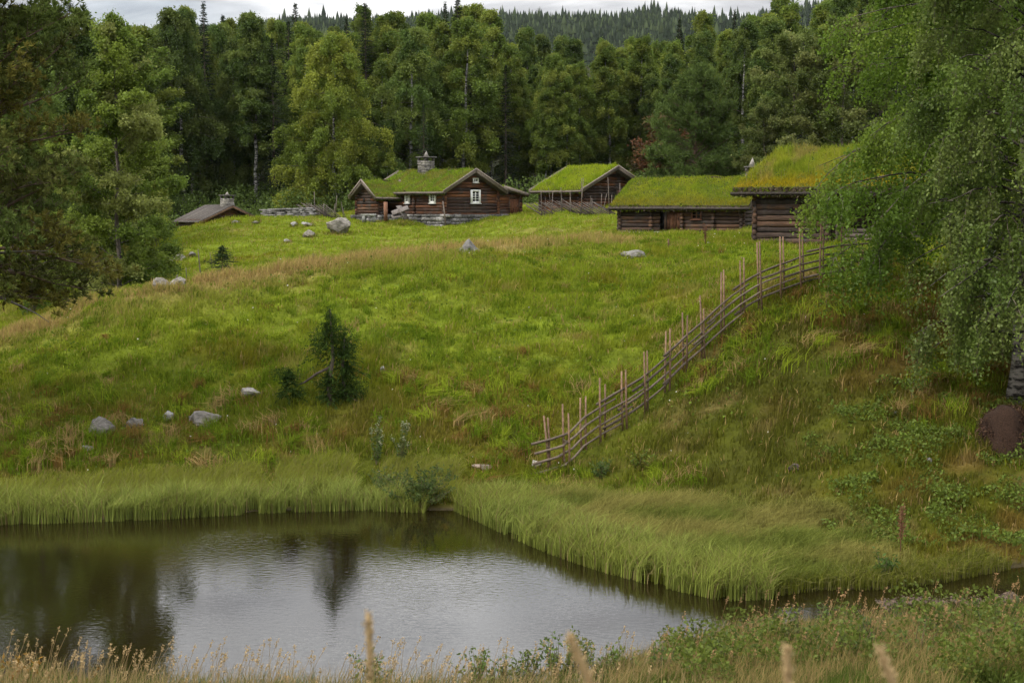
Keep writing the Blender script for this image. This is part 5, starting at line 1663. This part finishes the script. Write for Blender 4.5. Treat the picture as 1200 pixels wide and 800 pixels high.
tag(mb.build('leaning_pole', M['board'], smooth=True, at=tuple(b)), 'grey pole leaning on the front corner of the main cottage', 'pole')

# ------------------------------------------------------------------ bank plants and the near shore
def shrub(px, py, h, R, n, leaf, cols, label, seed, name='willow_shrub', lo=30.0, flowers=0, cat='shrub', D=None):
    g = np.random.default_rng(seed)
    if D is None: hx, hy, hz = hit(px, py, lo, 100)
    else: hx, hz = drop(px, D); hy = D
    r = empty(name, (hx, hy, hz))
    st, lf, fl = MB(), MB(), MB()
    for i in range(n):
        a = g.uniform(0, 6.28); el = g.uniform(.7, 1.5)
        br = grow(g, (0, 0, -.03), (math.cos(a) * math.cos(el), math.sin(a) * math.cos(el), math.sin(el)), h * g.uniform(.6, 1.05), 6, .25, .10)
        br[:, :2] *= R / h * 1.6
        st.tube(br, np.linspace(.010, .003, 7), 4, cap=False, col=(.12, .10, .06))
        m = int(26 * h / .9)
        P = along(br, g.uniform(.2, 1.02, m)) + g.normal(size=(m, 3)) * .025
        leaves(lf, P, leaf, g, cols[g.integers(len(cols))], down=.05, width=.24)
        if flowers and g.uniform() < flowers:
            P = along(br, g.uniform(.85, 1.03, 22)) + g.normal(size=(22, 3)) * .02
            leaves(fl, P, .05, g, np.array([.26, .27, .16]), down=-.2, width=.4)
    st.build('stem', M['bark'], r); lf.build('foliage', M['leaf'], r)
    if fl.n: fl.build('seed_head', M['leaf'], r)['kind'] = 'stuff'
    return tag(r, label, cat)
HERB = [np.array([.085, .125, .030]), np.array([.065, .10, .022]), np.array([.11, .14, .035])]
shrub(492, 594, 1.15, .95, 60, .10, HERB, 'leafy willow shrub at the water edge in the gap between the reeds', 401)
shrub(458, 586, 1.0, .7, 30, .09, HERB, 'smaller willow shrub behind the reeds left of the water-edge willow', 402)
shrub(441, 545, 1.7, .35, 7, .09, HERB, 'tall thin herb with whitish seed heads below the stunted spruce', 403, 'seeding_herb', flowers=1.0, cat='plant')
shrub(470, 548, 1.4, .4, 8, .09, HERB, 'tall herb with whitish seed heads nearer the water-edge willow', 404, 'seeding_herb', flowers=.9, cat='plant')
shrub(515, 575, 1.0, .4, 12, .09, HERB, 'green herb between the water-edge willow and the pinkish stone', 405, 'leafy_herb', cat='plant')
shrub(748, 552, .75, .5, 16, .12, [np.array([.10, .14, .02]), np.array([.15, .14, .025])], 'yellow-green fern clump below the pole fence', 406, 'fern_clump', cat='fern')
shrub(705, 560, .6, .45, 14, .10, HERB, 'green fern clump close under the lowest fence posts', 407, 'fern_clump', cat='fern')
shrub(1032, 680, .7, .35, 18, .10, [np.array([.06, .10, .02])], 'dark green herb hanging over the stream beside the dock stalks', 408, 'leafy_herb', lo=27, cat='plant')

# broad-leaved growth on the right bank
mb = MB()
x, y = scatter(rng, 60000, 4.5, 17, 29.5, 41)
k = (pond_sd(x, y) < -.15) & in_view(x, y) & (600 + FPX * x / y > 905 + 130 * fbm(x, y, 71)) & (y > 33.6 - .35 * np.maximum(x - 7.5, 0)) & (fbm(x / 1.1, y / .9, 72, 3) > .44 + .10 * sstep(36, 40, y))
x, y = x[k], y[k]
hh = .45 * sstep(.4, .75, fbm(x / .9, y / .9, 73, 3)) * rng.uniform(0, 1, len(x)) ** .6 + .05
leaves(mb, np.column_stack([x, y, ground_z(x, y) + hh]), .085, rng, np.array([.105, .145, .022]), down=.0, width=.38, colvar=.45)
tag(mb.build('bank_undergrowth', M['leaf']), 'broad-leaved green weeds on the bank below the birches', 'weeds', kind='stuff')

# gravel bar in the stream
mb = MB()
gr = np.random.default_rng(75)
a, b = on_water(1030, 708), on_water(1195, 700)
n = 2600
t = gr.uniform(0, 1, n); wdt = gr.normal(size=n) * .42 * (0.4 + 1.2 * np.sin(np.pi * np.clip(t, 0.05, 1)) ** .7)
x = a[0] + (b[0] - a[0]) * t; y = a[1] + (b[1] - a[1]) * t + wdt + .25 * np.sin(t * 7)
mound = .03 * np.exp(-(wdt / .45) ** 2) - .045 + .03 * (fbm(x / .4, y / .4, 74) - .5)
oc = np.array([[1, 0, 0], [0, 1, 0], [-1, 0, 0], [0, -1, 0], [0, 0, 1], [0, 0, -1]], float)
r = gr.uniform(.02, .075, n)
V = oc[None] * r[:, None, None] * gr.uniform(.6, 1.2, (n, 6, 1)) * np.array([1.2, 1, .6]) + np.stack([x, y, mound], -1)[:, None]
F = np.array([[0, 1, 4], [1, 2, 4], [2, 3, 4], [3, 0, 4], [1, 0, 5], [2, 1, 5], [3, 2, 5], [0, 3, 5]])
c = np.array([.066, .047, .031]) * gr.uniform(.4, 1.7, (n, 1))
mb.add(V.reshape(-1, 3), None, (np.arange(n)[:, None, None] * 6 + F[None]).reshape(-1, 3), col=np.repeat(c, 6, 0))
tag(mb.build('gravel', M['stone_clean']), 'pale gravel bar in the stream below the birches', 'gravel', kind='stuff')

# near shore grass, green and straw-coloured, with seed heads
mb = MB()
def near(n, x0, x1, y0, y1, h, w, c, lean=.5, colvar=.3, thr=.3, wind=(.1, 0)):
    x, y = scatter(rng, n, x0, x1, y0, y1)
    k = (pond_sd(x, y) < .05) & in_view(x, y) & (fbm(x / .8, y / .8, 81, 3) > thr)
    x, y = x[k], y[k]
    blades(mb, np.column_stack([x, y, ground_z(x, y)]), h * rng.uniform(.5, 1.2, len(x)), w, rng, c, lean, wind, colvar=colvar, bend=.6)
near(80000, 1.5, 12, 18.5, 27.6, .36, .014, np.array([.085, .115, .022]))
near(34000, 1.5, 12, 18.5, 27.4, .52, .010, np.array([.26, .19, .075]), .4, .3, .40)
near(14000, -9.5, 3, 18.5, 26, .45, .014, np.array([.10, .12, .03]))
near(9000, -9.5, 3, 18.5, 26, .60, .010, np.array([.30, .22, .10]), .4, .3, .3)
wm = MB()
def shore_weed(n, x0, x1, y0, y1, hmax, thr, c, sz):
    x, y = scatter(rng, n, x0, x1, y0, y1)
    k = (pond_sd(x, y) < -.05) & in_view(x, y) & (fbm(x / .9, y / .9, 87, 3) > thr)
    x, y = x[k], y[k]
    h = hmax * sstep(thr, thr + .3, fbm(x / .9, y / .9, 87, 3)) * rng.uniform(0, 1, len(x)) ** .55
    h = h * (1 + .35 * sstep(3.5, 6, x))
    leaves(wm, np.column_stack([x, y, ground_z(x, y) + h]), sz, rng, c, down=.0, width=.36, colvar=.4)
shore_weed(36000, 2.6, 11.5, 19.5, 26.9, .74, .40, np.array([.125, .160, .026]), .075)
shore_weed(13000, 3.0, 11.5, 19.5, 26.9, .50, .46, np.array([.20, .19, .035]), .06)
shore_weed(6000, -9, 2.6, 20, 25, .42, .50, np.array([.15, .16, .03]), .07)
tag(wm.build('shore_weeds', M['leaf']), 'leafy green weeds crowding the near shore', 'weeds', kind='stuff')
def seed_stalks(n, x0, x1, y0, y1, hmin, hmax, c, thr=.3):
    x, y = scatter(rng, n, x0, x1, y0, y1)
    k = (pond_sd(x, y) < .1) & in_view(x, y) & (fbm(x / .7, y / .7, 83, 3) > thr)
    x, y = x[k], y[k]; z = ground_z(x, y)
    for xx, yy, zz in zip(x, y, z):
        h = rng.uniform(hmin, hmax)
        d = np.array([rng.normal() * .12 + .08, rng.normal() * .1, 1.0])
        tp_ = np.array([xx, yy, zz]) + d * h + np.array([.08 * h, 0, -.04 * h])
        md = np.array([xx, yy, zz]) + d * h * .55
        mb.tube([(xx, yy, zz), md, tp_], [.004, .0035, .003], 3, col=c, cap=False)
        P = tp_ + (tp_ - md) * rng.uniform(-.25, .12, 18)[:, None] + rng.normal(size=(18, 3)) * .010
        leaves(mb, P, .032, rng, c * 1.1, down=-.4, width=.3)
seed_stalks(420, -9.5, 2, 19.5, 25.5, .55, 1.0, np.array([.36, .26, .13]), .2)
seed_stalks(260, 2, 12, 20, 29, .6, 1.05, np.array([.30, .19, .09]), .2)
tag(mb.build('shore_grass', M['grass']), 'green and straw-coloured grass with seed heads on the near shore', 'grass', kind='stuff')

# broad-leaved weeds among the near grass
BR = [np.array([.10, .135, .03]), np.array([.075, .115, .024]), np.array([.14, .15, .04])]
spots = [(560, 23.3), (590, 22.6), (618, 23.0), (655, 23.4), (672, 25.0), (705, 22.8), (735, 23.2), (770, 22.4), (815, 23.6), (850, 22.7), (890, 24.5), (935, 23.2), (975, 25.3), (1015, 23.5), (1050, 25.2), (1090, 24.0), (1125, 26.0), (1150, 23.2), (1185, 25.3), (1195, 22.6), (440, 23.4), (1075, 22.2), (995, 22.0)]
for i, (px, D) in enumerate(spots):
    o = shrub(px, 0, 1.1 if i in (3, 4) else .82, .42, 16, .085, BR, 'x', 500 + i, 'bramble', D=D, cat='bramble')
    o['label'] = 'leafy green bramble standing alone at the water, left of the other brambles' if i == 20 else ('tall leafy bramble reaching up into the sky reflection' if i == 4 else 'leafy green bramble among the grass of the near shore')
    o['group'] = 'brambles on the near shore'
x, z = drop(35, 22.8)
shrub(28, 0, .62, .45, 16, .11, [np.array([.24, .13, .02]), np.array([.20, .10, .02])], 'rusty yellow weed clump in the bottom corner of the near shore', 540, 'withered_weed', D=22.9, cat='weed')
shrub(95, 0, .5, .4, 10, .10, [np.array([.22, .12, .025])], 'smaller rusty weed right of the yellow clump on the near shore', 541, 'withered_weed', D=22.7, cat='weed')

# a few tall grass heads close to the camera
def near_stalk(px, pyt, lx, pyb, D, label, seed):
    g = np.random.default_rng(seed)
    t = pix(px, pyt, D); q = pix(lx, pyb, D)
    d = unit(t - q)
    x, z = t[0], gz(t[0], D)
    base = t + d * -((t[2] - z) / d[2])
    r = empty('grass_stalk', tuple(base))
    st, hd = MB(), MB()
    st.tube([(0, 0, 0), tuple((t - base) * .5 + np.array([.01, 0, 0])), tuple(t - base)], [.003, .0025, .002], 5, col=(.34, .25, .12))
    L = np.linalg.norm(t - q) * 1.05
    tt = t - base
    s = np.linspace(0, 1, 9)
    hd.tube([tt - d * L * (1 - v) for v in s], .0075 * np.sin(np.pi * (0.12 + .8 * s)) ** .6, 7, col=(.42, .30, .16))
    P = tt - d * (L * g.uniform(0, 1, 260))[:, None] + g.normal(size=(260, 3)) * .004
    leaves(hd, P, .012, g, np.array([.45, .33, .18]), down=-.5, width=.25)
    st.build('stem', M['grass'], r); hd.build('seed_head', M['grass'], r)
    return tag(r, label, 'grass stalk')
near_stalk(432, 718, 434, 792, 3.4, 'straw-coloured upright grass head over the middle of the pond', 1)
near_stalk(667, 745, 695, 806, 2.9, 'blurred straw-coloured grass head leaning over the near shore below the spit', 2)
near_stalk(922, 757, 923, 812, 3.0, 'blurred upright grass head before the near bank', 3)
near_stalk(1030, 758, 1050, 812, 3.0, 'blurred leaning grass head before the near bank, right of the upright one', 4)
